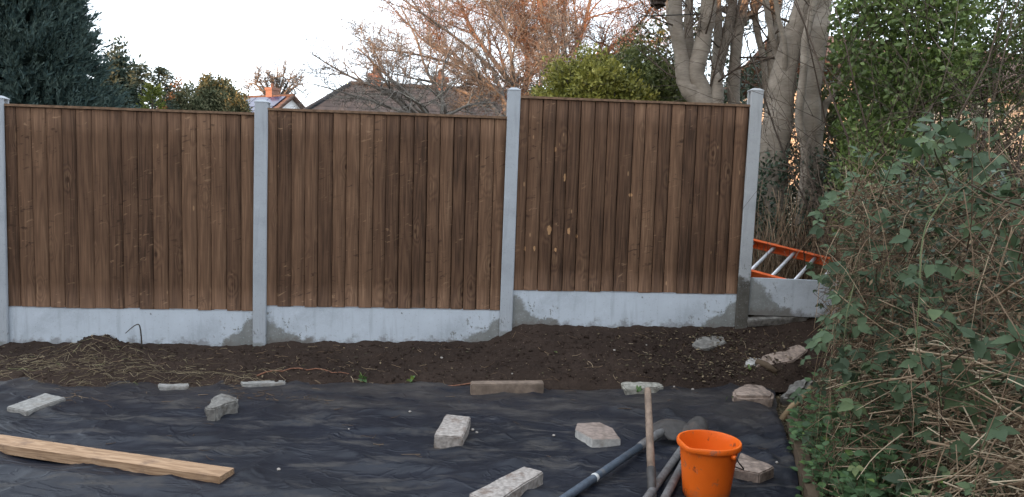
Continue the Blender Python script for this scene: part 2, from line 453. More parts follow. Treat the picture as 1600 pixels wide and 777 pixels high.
# soil bed between sheet and fence
nx, ny = 420, 70
V = np.zeros((ny, nx, 3))
for i in range(nx):
    x = -4.9 + 7.6*i/(nx-1)
    a, b = yedge(x) - .10 + .05*mn.noise(Vector((x*5, 0, 0))), yf(x) + .06
    zf_ = zfence(x)
    for j in range(ny):
        t = j/(ny-1); y = a + (b-a)*t
        s = min(1, t/.92)
        z = -.02 + (zf_+.02)*(s**.85)*(.85+.15*s) + .035*max(0, 1-abs(t-.22)/.2)
        am = .4 + .6*min(1, t*4)
        z += am*(.022*fbm(Vector((x*3, y*4, 2)), 3) + .012*fbm(Vector((x*14, y*14, 5)), 3) + .005*mn.noise(Vector((x*50, y*50, 1))))
        # heap of turf at the left
        z += .13*math.exp(-((x+3.0)/.26)**2 - ((y-5.62)/.16)**2) + .04*math.exp(-((x+2.9)/.5)**2-((y-5.4)/.2)**2)
        z += .04*math.exp(-((x-1.0)/.35)**2 - ((y-5.6)/.25)**2)*fbm(Vector((x*6, y*6, 0)), 2)
        V[j, i] = (x, y, z)
ii = np.arange(nx-1)[None, :] + np.arange(ny-1)[:, None]*nx
soil = np_mesh('soil', V.reshape(-1, 3), np.stack([ii, ii+1, ii+nx+1, ii+nx], -1).reshape(-1, 4), MT['soil'], None, None, True)
tag(soil, kind='structure')
SOIL = V
def soil_z(x, y):
    i = int(round((x+4.9)/7.6*(nx-1))); i = max(0, min(nx-1, i))
    return float(np.interp(y, SOIL[:, i, 1], SOIL[:, i, 2]))
def surf(x, y):
    z = ground_h(x, y)
    if yedge(x) - .1 < y < yf(x) and -4.9 < x < 2.7: z = max(z, soil_z(x, y))
    return z
def soil_at(px, py, zlift=0.0):
    d = ray(px, py); d = d/d.y; y = 3.0
    while y < 7.5:
        q = Vector((0, 0, EYE)) + d*y
        if q.z <= surf(q.x, q.y) + zlift: return q
        y += .006
    return G(px, py)

# black sheet
nx2, ny2 = 330, 190
V = np.zeros((ny2, nx2, 3))
for j in range(ny2):
    t = j/(ny2-1)
    xr = 1.5
    for _ in range(12): xr = .5*xr + .5*xright(1.2 + (yedge(xr) + .05 - 1.2)*t)
    for i in range(nx2):
        s = i/(nx2-1)
        y = 1.2 + (5.0-1.2)*t
        x = -6.0 + (xr + 6.0)*s
        # far edge follows the soil line
        y = 1.2 + (yedge(x) + .05 - 1.2)*t
        x += .012*mn.noise(Vector((y*7, 3, 0)))*s
        z = tarp_z(x, y)
        if s > .985: z -= (s-.985)/.015*.035
        V[j, i] = (x, y, z)
ii = np.arange(nx2-1)[None, :] + np.arange(ny2-1)[:, None]*nx2
sheet = np_mesh('ground_sheet', V.reshape(-1, 3), np.stack([ii, ii+1, ii+nx2+1, ii+nx2], -1).reshape(-1, 4), MT['tarp'], None, None, True)
tag(sheet, 'wrinkled black weed membrane sheet spread over the ground below the soil bed', 'ground sheet')

# ------------------------------------------------------------------ fence
def gp(k, a=0.0): return F0 + FD*(k*SP + a)
def add_groove_post(k, ztop, label, tint):
    e = None
    p = gp(k)
    base = zfence(p.x) - .35
    prof = [(-.050,-.047),(.050,-.047),(.050,-.026),(.030,-.022),(.030,.022),(.050,.026),(.050,.047),(-.050,.047),(-.050,.026),(-.030,.022),(-.030,-.022),(-.050,-.026)]
    # chamfered corners
    pr = []
    for (x, y) in prof:
        if abs(x) == .05 and abs(y) == .047:
            c = .006
            if (x < 0) == (y < 0): pr += ([(x, y + c*(1 if y < 0 else -1)), (x + c*(1 if x < 0 else -1), y)] )
            else: pr += ([(x + c*(1 if x < 0 else -1), y), (x, y + c*(1 if y < 0 else -1))])
        else: pr.append((x, y))
    bm = bmesh.new()
    lv = [(0.0, 1.0), (.3, 1.0), (.9, 1.0), (1.6, 1.0), (ztop-.022-base, 1.0)]
    rings = []
    for (z, s) in lv:
        rings.append([bm.verts.new((x + .0015*random.uniform(-1, 1), y + .0015*random.uniform(-1, 1), z)) for x, y in pr])
    n = len(pr)
    for a, b in zip(rings, rings[1:]):
        for i in range(n): bm.faces.new((a[i], a[(i+1) % n], b[(i+1) % n], b[i]))
    # weathered pyramid cap, solid across the grooves
    cap = [bm.verts.new((sx*.052, sy*.049, ztop-.024-base)) for sx, sy in ((-1,-1),(1,-1),(1,1),(-1,1))]
    cap2 = [bm.verts.new((sx*.052, sy*.049, ztop-.018-base)) for sx, sy in ((-1,-1),(1,-1),(1,1),(-1,1))]
    cap3 = [bm.verts.new((sx*.022, sy*.020, ztop-base)) for sx, sy in ((-1,-1),(1,-1),(1,1),(-1,1))]
    bm.faces.new(cap[::-1])
    for i in range(4):
        q = (i+1) % 4
        bm.faces.new((cap[i], cap[q], cap2[q], cap2[i])); bm.faces.new((cap2[i], cap2[q], cap3[q], cap3[i]))
    bm.faces.new(cap3)
    o = bm_obj('concrete_post', bm, MT[tint])
    o.location = (p.x, p.y, base); o.rotation_euler = (R_(random.uniform(-.2, .2)), R_(random.uniform(-.2, .2)), TH)
    tag(o, label, 'fence post', 'concrete fence posts')
    return o
def post_top(k, px, py):
    return at(px, py, gp(k).y - .05).z
MT['post_a'] = concrete('pale_post_concrete', [(0.0, .6, .40)], (.37, .395, .42))
MT['post_b'] = concrete('grey_post_concrete', [(0.0, 9.0, .75)], (.35, .36, .365), ((.055, .050, .042), (.105, .098, .084)))
add_groove_post(0, post_top(0, 3, 149), 'pale concrete post at the left edge of the picture, beside the conifer', 'post_a')
add_groove_post(1, post_top(1, 409, 155), 'pale concrete post under the solar panelled house, between two level panels', 'post_a')
add_groove_post(2, post_top(2, 803, 136), 'tall concrete post standing where the fence steps up to the raised panel', 'post_a')
add_groove_post(3, post_top(3, 1179, 137), 'greyer concrete end post beside the orange ladder, wet mortar at its foot', 'post_b')

PZ = [.379, .434, .613]
PH = 1.525; PW = SP - .062
CH3 = [(.29, .485, .020, .040), (.445, .48, .012, .032), (.10, .33, .008, .02), (.175, .335, .010, .022), (.345, .33, .010, .02), (.51, .44, .010, .02), (.40, .90, .012, .035), (.315, 1.12, .010, .022), (.93, .78, .02, .014)]
WM = [wood_fence('stained_boards_cool', (), 3.3), wood_fence('stained_boards', (), 9.1), wood_fence('stained_boards_chipped', CH3, 5.9)]
MT['cap'] = plain('weathered_capping', (.17, .105, .065), .85, .35, 25)
def panel(k, nb, label):
    p = gp(k, .031); e = empty('fence_panel', (p.x, p.y, PZ[k]), label, 'fence panel', 'wooden fence panels')
    e.rotation_euler = (0, -TILT, TH)
    V, F, Rn = [], [], []
    step = (PW - .004)/nb; JX = []
    for i in range(nb):
        x0 = .002 + i*step - (.0005 if i else 0); x1 = .002 + (i+1)*step
        jx = (0 if i == 0 else JX[-1]); JX.append(random.uniform(-.005, .005) if i < nb-1 else 0); x0 += jx; x1 += JX[-1]
        zb = random.uniform(-.003, .004); zt = PH - .018 + random.uniform(-.003, .002)
        nz_ = 9; b0 = len(V)
        tw = random.uniform(-.003, .003); gw = random.uniform(-.0035, .0025); rr = random.random()
        for j in range(nz_):
            z = zb + (zt-zb)*j/(nz_-1); wv = .0022*mn.noise(Vector((i*3.1, z*2.2, k))); wx = .0018*mn.noise(Vector((i*7.7, z*3, k+9)))
            # thick edge laps over the neighbour's thin edge
            yb = .002
            # left edge thick, right edge thin and tucked
            V += [(x0+wx, yb-.0275+wv+tw*j/8, z), (x1-.0066+gw*.7+wx, yb-.0250+wv, z), (x1-.0063+gw*.7+wx, yb-.0020+wv, z), (x1+.010+wx, yb-.0015+wv, z), (x1+.010+wx, yb+.0005+wv, z), (x0+wx, yb-.0030+wv, z)]  # deep groove beside each lap, added so its shade draws the joint line
            Rn += [rr]*6
        for j in range(nz_-1):
            a = b0 + j*6
            for q in range(6):
                F.append((a+q, a+(q+1) % 6, a+6+(q+1) % 6, a+6+q))
        t = b0+(nz_-1)*6
        for c0 in (b0, t): F += [(c0, c0+1, c0+2, c0+5), (c0+2, c0+3, c0+4, c0+5)]
    np_mesh('boards', np.array(V), np.array(F), WM[k], e, np.array(Rn))
    bm = bmesh.new(); box(bm, .0, PW, -.034, .014, PH-.018, PH); bmesh.ops.bevel(bm, geom=bm.edges[:], offset=.003, segments=1)
    bm_obj('capping_rail', bm, MT['cap'], e)
    for z in (.12, .75, 1.36):
        bm = bmesh.new(); box(bm, .012, PW-.012, .003, .038, z, z+.04); bm_obj('back_rail', bm, MT['cap'], e)
    return e
panel(0, 17, 'brown featheredge fence panel in the left bay, in front of the dark conifer')
panel(1, 18, 'brown featheredge fence panel in the middle bay, below the bungalow roof')
panel(2, 18, 'raised brown featheredge fence panel at the right, with raw orange chips')

SM = [[(1.86, .34, .30)], [(.02, .40, .22), (1.84, .46, .25)], [(.0, .34, .30), (.30, .16, .13), (1.86, .42, .28)], [(.0, .42, .36)]]
GLAB = ['pale concrete gravel board under the left panel, behind the heap of turf',
        'pale concrete gravel board under the middle panel, smeared at both lower corners',
        'pale concrete gravel board under the raised panel, splashed with drips of mortar',
        'short visible length of concrete gravel board holding back the orange ladder']
GZ = [PZ[0], PZ[1], PZ[2], at(1200, 434, gp(3, .2).y).z]
for k in range(4):
    m = concrete('gravel_board_concrete_%s' % 'abcd'[k], SM[k], (.48, .525, .57) if k < 3 else (.44, .47, .50))
    p = gp(k, .031); W_ = PW
    hgt = .305
    bm = bmesh.new()
    if k == 3: W_ = .98
    box(bm, 0, W_, -.019, .019, 0, hgt)
    bmesh.ops.bevel(bm, geom=bm.edges[:], offset=.004, segments=2)
    o = bm_obj('gravel_board', bm, m)
    o.location = (p.x, p.y, GZ[k] - hgt - .003); o.rotation_euler = (0, -TILT if k < 3 else .012, TH)
    tag(o, GLAB[k], 'gravel board', 'concrete gravel boards')

# ------------------------------------------------------------------ buildings
MT['brick_row'] = brickmat('brown_brick', (.20, .11, .08), (.27, .16, .11), 4.5)
MT['tile_dark'] = rooftile('brown_roof_tiles', (.043, .043, .045), (.062, .059, .060), 4.0, 4.2)
MT['tile_red'] = rooftile('red_roof_tiles', (.10, .066, .053), (.14, .088, .069), 4.0, 4.0)
MT['brick_red'] = brickmat('red_brick', (.20, .095, .066), (.26, .13, .09), 6)
MT['render_white'] = plain('white_render', (.74, .74, .73), .9, .06, 3)
MT['render_cream'] = plain('cream_render', (.66, .56, .42), .9, .10, 2)
MT['glass'] = plain('dark_glass', (.03, .035, .04), .08, .1, 2, spec=.6)
MT['pvc'] = plain('white_frame', (.75, .75, .74), .5, .05, 4)
MT['solar'] = plain('solar_cell', (.030, .036, .085), .18, .2, 3, spec=.6)
MT['fascia'] = plain('eaves_board', (.55, .54, .52), .7, .1, 4)

def wallbox(name, parent, x0, x1, y0, y1, z0, z1, mat):
    bm = bmesh.new(); box(bm, x0, x1, y0, y1, z0, z1); return bm_obj(name, bm, mat, parent)
def slab_poly(name, parent, pts, thick, mat):
    """a roof slope: polygon given thickness along its own normal"""
    P = [Vector(p) for p in pts]; n = (P[1]-P[0]).cross(P[-1]-P[0]).normalized()
    if n.z < 0: n = -n
    bm = bmesh.new(); a = [bm.verts.new(p) for p in P]; b = [bm.verts.new(p - n*thick) for p in P]; k = len(P)
    bm.faces.new(a); bm.faces.new(b[::-1])
    for i in range(k): bm.faces.new((a[i], b[i], b[(i+1) % k], a[(i+1) % k]))
    return bm_obj(name, bm, mat, parent)
def window(parent, x0, x1, y, z0, z1, face=-1):
    f = wallbox('window', parent, x0, x1, min(y, y+face*.05), max(y, y+face*.05), z0, z1, MT['pvc'])
    bm = bmesh.new(); t = .06; xm = (x0+x1)/2
    for a, b in ((x0+t, xm-t/2), (xm+t/2, x1-t)): box(bm, a, b, min(y+face*.045, y+face*.056), max(y+face*.045, y+face*.056), z0+t, z1-t)
    bm_obj('pane', bm, MT['glass'], f)
    return f
def chimney(parent, x, y, z0, z1, sx=.8, sy=.55):
    bm = bmesh.new(); box(bm, x-sx/2, x+sx/2, y-sy/2, y+sy/2, z0, z1-.16); box(bm, x-sx/2-.05, x+sx/2+.05, y-sy/2-.05, y+sy/2+.05, z1-.16, z1)
    c = bm_obj('chimney', bm, MT['brick_red'], parent)
    bm = bmesh.new(); bmesh.ops.create_cone(bm, cap_ends=True, segments=12, radius1=.13, radius2=.11, depth=.32, matrix=Matrix.Translation((x, y, z1+.14)))
    bm_obj('chimney_pot', bm, MT['tile_red'], c)
    return c

# unseen houses added behind the photographer, heights set to shade the garden and cypress
def add_shading_house(x0, x1, yb, eave, ridge, label):
    e = empty('shading_house', ((x0+x1)/2, yb, 0), label, 'house', 'unseen shade-casting houses behind the photographer')
    hw = (x1-x0)/2
    wallbox('wall', e, -hw, hw, -4, 4, -.2, eave, MT['brick_row'])
    slab_poly('roof', e, [(-hw-.02, 4.4, eave-.15), (hw+.02, 4.4, eave-.15), (hw+.02, 0, ridge), (-hw-.02, 0, ridge)], .12, MT['tile_dark'])
    slab_poly('roof', e, [(hw+.02, -4.4, eave-.15), (-hw-.02, -4.4, eave-.15), (-hw-.02, 0, ridge), (hw+.02, 0, ridge)], .12, MT['tile_dark'])
    for x in (-hw+.004, hw-.20):
        bm = bmesh.new()
        v = [bm.verts.new(p) for p in ((x, -3.9, eave), (x, 3.9, eave), (x, 0, ridge-.17), (x+.19, -3.9, eave), (x+.19, 3.9, eave), (x+.19, 0, ridge-.17))]
        bm.faces.new(v[:3]); bm.faces.new(v[3:][::-1])
        for a, b in ((0, 1), (1, 2), (2, 0)): bm.faces.new((v[a], v[b], v[b+3], v[a+3]))
        bm_obj('gable', bm, MT['brick_row'], e)
    for zz in (1.0, eave-1.6):
        for xx in (-hw*.5, hw*.45): window(e, xx-.8, xx+.8, 4.0, zz, zz+1.25, 1)
    wallbox('door', e, -.45, .45, 4.004, 4.05, 0, 2.05, MT['pvc'])
    return e
for i, (x0, x1, ea, ri) in enumerate(((-68, -57, 7.6, 10.4), (-57, -46, 7.6, 10.4), (-46, -35, 7.6, 10.4), (-35, -24, 7.2, 10.0), (-24, -13, 5.6, 8.1), (-13, -2, 5.4, 7.9), (-2, 9, 5.4, 7.9), (9, 20, 5.4, 7.9))):
    add_shading_house(x0, x1, -14.0, ea, ri, 'unseen brown brick house added behind the photographer to shade the garden')

# long hipped bungalow beyond the bare tree
def frame_at(pa, pb, zref=None):
    d = (pb - pa); d.z = 0; return math.atan2(d.y, d.x), d.length
A = at(548, 131, 30.0); B = at(905, 119, 31.0)
ang, ln = frame_at(A, B)
bun = empty('bungalow', (A.x, A.y, 0), 'long low bungalow with hipped brown tiled roof and two brick chimneys beyond the bare tree', 'bungalow', None, ang)
rz = A.z; ez = rz - 2.35; hip = 2.6; dp = 3.6; X1 = ln + 4
yo = 0.0
slab_poly('roof', bun, [(-hip, yo-dp, ez), (X1+hip, yo-dp, ez), (X1, yo, rz), (0, yo, rz)], .10, MT['tile_dark'])
slab_poly('roof', bun, [(X1+hip, yo+dp, ez), (-hip, yo+dp, ez), (0, yo, rz), (X1, yo, rz)], .10, MT['tile_dark'])
slab_poly('roof', bun, [(-hip, yo+dp, ez), (-hip, yo-dp, ez), (0, yo, rz)], .10, MT['tile_dark'])
slab_poly('roof', bun, [(X1+hip, yo-dp, ez), (X1+hip, yo+dp, ez), (X1, yo, rz)], .10, MT['tile_dark'])
wallbox('wall', bun, -hip+.45, X1+hip-.45, yo-dp+.45, yo+dp-.45, 0, ez-.05, MT['render_cream'])
bm = bmesh.new()
Tr = Tubes(); Tr.add([(0, yo, rz+.02), (X1*.5, yo, rz+.03), (X1, yo, rz+.02)], .09, 8)
for yy in (-1, 1): Tr.add([(0, yo, rz+.02), (-hip*.5, yo+yy*dp*.5, (rz+ez)/2+.04), (-hip, yo+yy*dp, ez+.03)], .08, 8)
Tr.build('ridge_tiles', MT['tile_dark'], bun)
wallbox('gutter', bun, -hip, X1+hip, yo-dp-.09, yo-dp-.004, ez-.12, ez-.03, MT['fascia'])
def loc_x(px, Y=30.3):
    p = at(px, 130, Y) - A; return p.x*math.cos(ang) + p.y*math.sin(ang)
chimney(bun, loc_x(587), yo+.1, rz-.5, rz+.42, .42, .5); chimney(bun, loc_x(689), yo+.1, rz-.5, rz+.42, .48, .5)
for xx in (1.5, 4.2, 7.0): window(bun, xx-.7, xx+.7, yo-dp+.45, ez-1.6, ez-.35, -1)

# house with solar panels, far left of the bungalow
C_ = at(455, 150.5, 50.0); D_ = at(384, 151.5, 47.5)
ang2 = R_(146)
sh = empty('solar_house', (C_.x, C_.y, 0), 'small white gabled house with solar panels on its roof and an orange brick chimney', 'house', None, ang2)
rz2 = C_.z; hw2 = 2.6; ez2 = rz2 - 2.0; Lx = 6.6
slab_poly('roof', sh, [(-.25, hw2+.3, ez2-.2), (Lx, hw2+.3, ez2-.2), (Lx, 0, rz2), (-.25, 0, rz2)], .12, MT['tile_red'])
slab_poly('roof', sh, [(-.25, -hw2-.3, ez2-.2), (Lx, -hw2-.3, ez2-.2), (Lx, 0, rz2), (-.25, 0, rz2)], .12, MT['tile_red'])
wallbox('wall', sh, 0, Lx-.2, -hw2, hw2, 0, ez2, MT['render_white'])
bm = bmesh.new(); v = [bm.verts.new(p) for p in ((-.003, -hw2, ez2), (-.003, hw2, ez2), (-.003, 0, rz2-.13), (.2, -hw2, ez2), (.2, hw2, ez2), (.2, 0, rz2-.13))]
bm.faces.new(v[:3]); bm.faces.new(v[3:][::-1])
for a, b in ((0, 1), (1, 2), (2, 0)): bm.faces.new((v[a], v[b], v[b+3], v[a+3]))
bm_obj('gable', bm, MT['render_white'], sh)
sl_ = Vector((0, hw2+.3, ez2-.2-rz2)); un = sl_.normalized(); nn_ = Vector((0, -un.z, un.y)).normalized()
for q in range(4):
    for rr_ in range(2):
        x0 = .32 + q*1.45; a = .16 + rr_*1.22
        P = [Vector((x0, 0, rz2)) + un*a + nn_*.10, Vector((x0+1.38, 0, rz2)) + un*a + nn_*.10, Vector((x0+1.38, 0, rz2)) + un*(a+1.14) + nn_*.10, Vector((x0, 0, rz2)) + un*(a+1.14) + nn_*.10]
        slab_poly('solar_panel', sh, P, .05, MT['solar'])
Tr = Tubes(); Tr.add([(-.28, 0, rz2+.03), (3, 0, rz2+.03), (Lx, 0, rz2+.03)], .12, 8)
for s in (1, -1): Tr.add([(-.22, 0, rz2+.02), (-.22, s*1.4, rz2+(ez2-.2-rz2)*1.4/2.9+.03), (-.22, s*2.9, ez2-.16)], .09, 6)
Tr.build('ridge_tiles', MT['tile_red'], sh)
chimney(sh, 2.0, -.15, rz2-.4, rz2+.60, .62, .62)

# sunlit house seen through the hedge at the right
H0 = at(1400, 128, 17.0); H1 = at(1640, 138, 18.0); ang3 = math.atan2(H1.y-H0.y, H1.x-H0.x); l3 = (H1-H0).length
gh = empty('sunlit_house', (H0.x, H0.y, 0), 'cream house with reddish tiled roof glowing in low sun through gaps in the hedge', 'house', None, ang3)
wallbox('wall', gh, -.8, l3+3, 0, 6, 0, H0.z+.02, MT['render_cream'])
slab_poly('roof', gh, [(-1.1, -.35, H0.z-.02), (l3+3.3, -.35, H0.z-.02), (l3+3.3, 3, H0.z+1.5), (-1.1, 3, H0.z+1.5)], .1, MT['tile_red'])
slab_poly('roof', gh, [(-1.1, 6.35, H0.z-.02), (l3+3.3, 6.35, H0.z-.02), (l3+3.3, 3, H0.z+1.5), (-1.1, 3, H0.z+1.5)], .1, MT['tile_red'])
for xx in (.8, 2.6): window(gh, xx-.5, xx+.5, 0, 1.2, 2.3, -1)

# ------------------------------------------------------------------ bricks, slabs, stones
MT['paver'] = plain('worn_paving', (.31, .275, .247), .92, .36, 38, bump=.8, dirt=((.15, .105, .08), .8))
MT['paver_pale'] = plain('pale_worn_paving', (.25, .24, .222), .92, .3, 38, bump=.8, dirt=((.16, .13, .105), .6))
MT['stone'] = plain('grey_broken_concrete', (.17, .16, .145), .95, .4, 30, bump=.9, dirt=((.07, .055, .042), .7))
MT['lichen'] = plain('lichened_concrete', (.29, .275, .235), .95, .5, 28, bump=.9, dirt=((.09, .075, .058), .8))
MT['brown_edge'] = plain('brown_edging', (.20, .15, .115), .92, .3, 20, bump=.4, dirt=((.06, .045, .035), .5))
MT['rough_brick'] = plain('rough_pinkish_concrete', (.28, .215, .175), .95, .42, 26, bump=1.0, dirt=((.09, .065, .05), .75))
MT['slate'] = plain('brown_faced_slab', (.25, .195, .165), .93, .3, 30, bump=.6, dirt=((.12, .09, .07), .6))
MT['slabw'] = plain('pale_broken_edge', (.40, .385, .36), .95, .25, 34, bump=.6, dirt=((.2, .16, .12), .5))
def prism_px(name, px, h, mat, label, cat, group=None, rough=.004, bev=.006, z0=0.0, seed=0, side_mat=None, zf=None):
    """px: outline of the top face as seen; the block stands h tall on the sheet"""
    if z0 == 0.0:
        Q = [G(a, b, h) for a, b in px]; qc = sum(Q, Vector())/len(Q)
        z0 = max([tarp_z(*q.lerp(qc, u).xy) for q in Q for u in (0, .5, 1)]) - .006
    P = [G(a, b, z0 + h) for a, b in px]
    c = sum(P, Vector())/len(P); c.z = z0
    bm = bmesh.new()
    t = [bm.verts.new((p.x-c.x, p.y-c.y, h)) for p in P]
    f = bm.faces.new(t)
    if f.normal.z < 0 or (bm.normal_update() or f.normal.z < 0): f.normal_flip()
    ex = bmesh.ops.extrude_face_region(bm, geom=[f])
    for v in ex['geom']:
        if isinstance(v, bmesh.types.BMVert): v.co.z = -.045
    bmesh.ops.recalc_face_normals(bm, faces=bm.faces[:])
    bmesh.ops.bevel(bm, geom=bm.edges[:], offset=bev, segments=2, affect='EDGES')
    bmesh.ops.triangulate(bm, faces=[f for f in bm.faces if len(f.verts) > 4])
    bmesh.ops.subdivide_edges(bm, edges=[e for e in bm.edges if e.calc_length() > .05], cuts=2, use_grid_fill=True)
    bmesh.ops.triangulate(bm, faces=bm.faces[:])
    bmesh.ops.subdivide_edges(bm, edges=[e for e in bm.edges if e.calc_length() > .025], cuts=1)
    bmesh.ops.triangulate(bm, faces=bm.faces[:])
    sd = Vector((seed*3.7, seed*1.3, seed))
    for v in bm.verts:
        n = Vector((mn.noise(v.co*11+sd), mn.noise(v.co*11+sd+Vector((9, 0, 0))), mn.noise(v.co*11+sd+Vector((0, 9, 0)))))
        n2 = mn.noise(v.co*45+sd)
        v.co += n*rough + v.normal*n2*rough*.6 if v.normal.length > 0 else n*rough
    o = bm_obj(name, bm, MT[mat], None, True)
    o.location = c
    me = o.data
    if side_mat:
        me.materials.append(MT[side_mat])
        for p in me.polygons:
            if p.normal.z < .6: p.material_index = 1
    me.set_sharp_from_angle(angle=R_(38))
    return tag(o, label, cat, group)
PV = 'worn pavers on the black sheet'
prism_px('paver', [(697,647),(736,651),(723,683),(678,680)], .048, 'paver', 'short worn paver near the middle of the black sheet, its end toward the viewer', 'paver', PV, seed=1)
prism_px('paver', [(818,728),(850,736),(770,788),(733,771)], .055, 'paver', 'long worn paver lying aslant at the bottom edge, left of the blue shaft', 'paver', PV, seed=2)
prism_px('paver', [(70,614),(103,621),(42,643),(9,636)], .022, 'paver_pale', 'pale flat paver at the far left of the black sheet, under the turf heap', 'paver', PV, seed=3, rough=.003)
prism_px('paver', [(1158,706),(1210,729),(1187,741),(1146,733)], .055, 'rough_brick', 'paver half hidden behind the orange bucket', 'paver', PV, seed=4)
prism_px('broken_slab', [(902,661),(937,660),(957,669),(970,686),(926,687),(899,671)], .038, 'slate', 'broken piece of slab with brown face and white edge, left of the wooden handle', 'slab', None, .003, .003, seed=5, side_mat='slabw')
prism_px('rubble_lump', [(1160,601),(1192,601),(1210,613),(1206,620),(1146,618),(1147,608)], .05, 'rough_brick', 'rounded rough pinkish lump weighing down the far right corner of the sheet', 'rubble', None, .011, .018, seed=6)
prism_px('rubble_lump', [(970,597),(1030,596),(1036,601),(1028,606),(977,609)], .035, 'lichen', 'flat lichened lump at the sheet edge, behind the tip of the wooden handle', 'rubble', None, .010, .008, seed=7)
prism_px('rubble_lump', [(331,622),(345,617),(373,620),(368,629),(352,631),(340,638),(322,637)], .058, 'stone', 'jagged grey lump of broken concrete with a notch, left part of the sheet', 'rubble', None, .016, .010, seed=8)
prism_px('edging_block', [(735,595),(848,594),(850,600),(736,601)], .060, 'brown_edge', 'brown edging block where the sheet meets the soil under the middle post', 'edging', None, .002, .006, seed=9)
prism_px('edging_block', [(374,595),(447,593),(446,599),(378,601)], .02, 'paver_pale', 'pale edging strip half sunk in soil below the second post', 'edging', None, .006, .006, z0=.01, seed=10)
prism_px('edging_block', [(247,600),(296,599),(294,604),(249,605)], .02, 'paver_pale', 'small pale edging strip almost buried below the turf heap', 'edging', None, .006, .006, z0=.01, seed=11)
def soil_prism(name, px, h, *a, **k):
    m = sum((Vector((p[0], p[1], 0)) for p in px), Vector())/len(px)
    z0 = max(.001, soil_at(m.x, m.y, .012).z - h)
    o = prism_px(name, px, h, *a, z0=z0, **k); o.data.transform(Matrix.Diagonal((1, .45, 1, 1))); o.rotation_euler = (.34, random.uniform(-.06, .06), 0); return o
soil_prism('rubble_lump', [(1190,554),(1232,541),(1254,547),(1246,563),(1192,568)], .045, 'rough_brick', 'large flat slab of rubble on the soil under the orange ladder', 'rubble', None, rough=.012, bev=.010, seed=12)
soil_prism('rubble_lump', [(1164,558),(1180,555),(1188,561),(1184,571),(1167,571)], .035, 'slabw', 'small pale chalky lump beside the flat slab of rubble on the soil', 'rubble', None, rough=.010, bev=.010, seed=13)
soil_prism('rubble_lump', [(1230,592),(1258,586),(1262,604),(1248,616),(1228,612)], .08, 'stone', 'grey rounded stone beside the weeds at the corner of the sheet', 'rubble', None, rough=.014, bev=.03, seed=14)
soil_prism('rubble_lump', [(1084,528),(1120,524),(1134,534),(1110,545),(1086,540)], .012, 'stone', 'flat grey spill of set mortar on the soil left of the end post', 'rubble', None, rough=.012, bev=.008, seed=15)
soil_prism('rubble_lump', [(1160,494),(1215,487),(1258,487),(1262,495),(1180,499)], .02, 'stone', 'rough concrete footing lump under the short gravel board', 'rubble', None, rough=.012, bev=.008, seed=16)
# loose pebbles near things on the sheet
MT['pebble'] = plain('pebble_stone', (.30, .27, .24), .9, .3, 40)
pbm = None
for i, (px, py) in enumerate(((435,738),(1053,612),(1213,733),(926,692),(934,695),(738,676),(745,679),(640,655),(545,675),(1082,612),(865,690),(800,585),(690,560),(960,548),(905,530),(1010,540),(1110,585),(560,528))):
    p = G(px, py) if py > 606 else soil_at(px, py)
    bm = bmesh.new(); bmesh.ops.create_icosphere(bm, subdivisions=2, radius=.010*random.uniform(.6, 1.3))
    for v in bm.verts: v.co *= 1 + .35*mn.noise(v.co*60 + Vector((i, 0, 0))); v.co.z *= .7
    o = bm_obj('pebble', bm, MT['pebble'], None, True); o.location = (p.x, p.y, (tarp_z(p.x, p.y) if py > 606 else p.z) + .004)
    tag(o, 'small pale pebble lying on the soil bed or the black sheet', 'pebble', 'pebbles scattered on soil and sheet')

# ------------------------------------------------------------------ plank
def softwood():
    n = NT('fresh_softwood'); o = n.obj(); x, y, z = n.xyz(o)
    g = n.noise(n.vec(x*1.3, y*16.0, z*16.0), 1.0, 3, .5); l = ((g*11.0)*6.283).sin()*.5 + .5
    f = n.noise(n.vec(x*8.0, y*160.0, z*160.0), 1.0, 2)
    col = n.ramp(l*.4 + f*.35 + n.noise(o, 3, 3)*.35 - .1, [(.2, (.26, .160, .092)), (.5, (.37, .235, .142)), (.85, (.48, .325, .205))])
    d = n.noise(o, 7, 5, .7); col = n.mix(n.step(d, .52, .68)*.65, col, (.16, .105, .075))
    return n.finish(col, .75, n.bump(l*.4+f, .3, .003), spec=.2)
MT['softwood'] = softwood()
a0, a1 = G(-60, 676, .045), G(366, 737, .045); b1 = G(336, 751, .045)
d = (a1-a0); Lp = d.length; ang = math.atan2(d.y, d.x); wdt = (b1-a1).length*.93
bm = bmesh.new(); box(bm, 0, Lp, -wdt, 0, -.005, .042); 
bmesh.ops.subdivide_edges(bm, edges=[e for e in bm.edges if e.calc_length() > .5], cuts=24)
for v in bm.verts: v.co.y += .0035*mn.noise(Vector((v.co.x*2.4, 0, 3))); v.co.z += .006*mn.noise(Vector((v.co.x*1.7, 5, 0)))*(v.co.x/Lp)
bmesh.ops.bevel(bm, geom=[e for e in bm.edges if e.is_manifold and e.calc_face_angle(0) > .8], offset=.003, segments=2)
o = bm_obj('plank', bm, MT['softwood']); o.location = (a0.x, a0.y, .022); o.rotation_euler = (0, 0, ang)
tag(o, 'pale sawn timber plank lying across the lower left of the black sheet', 'plank')

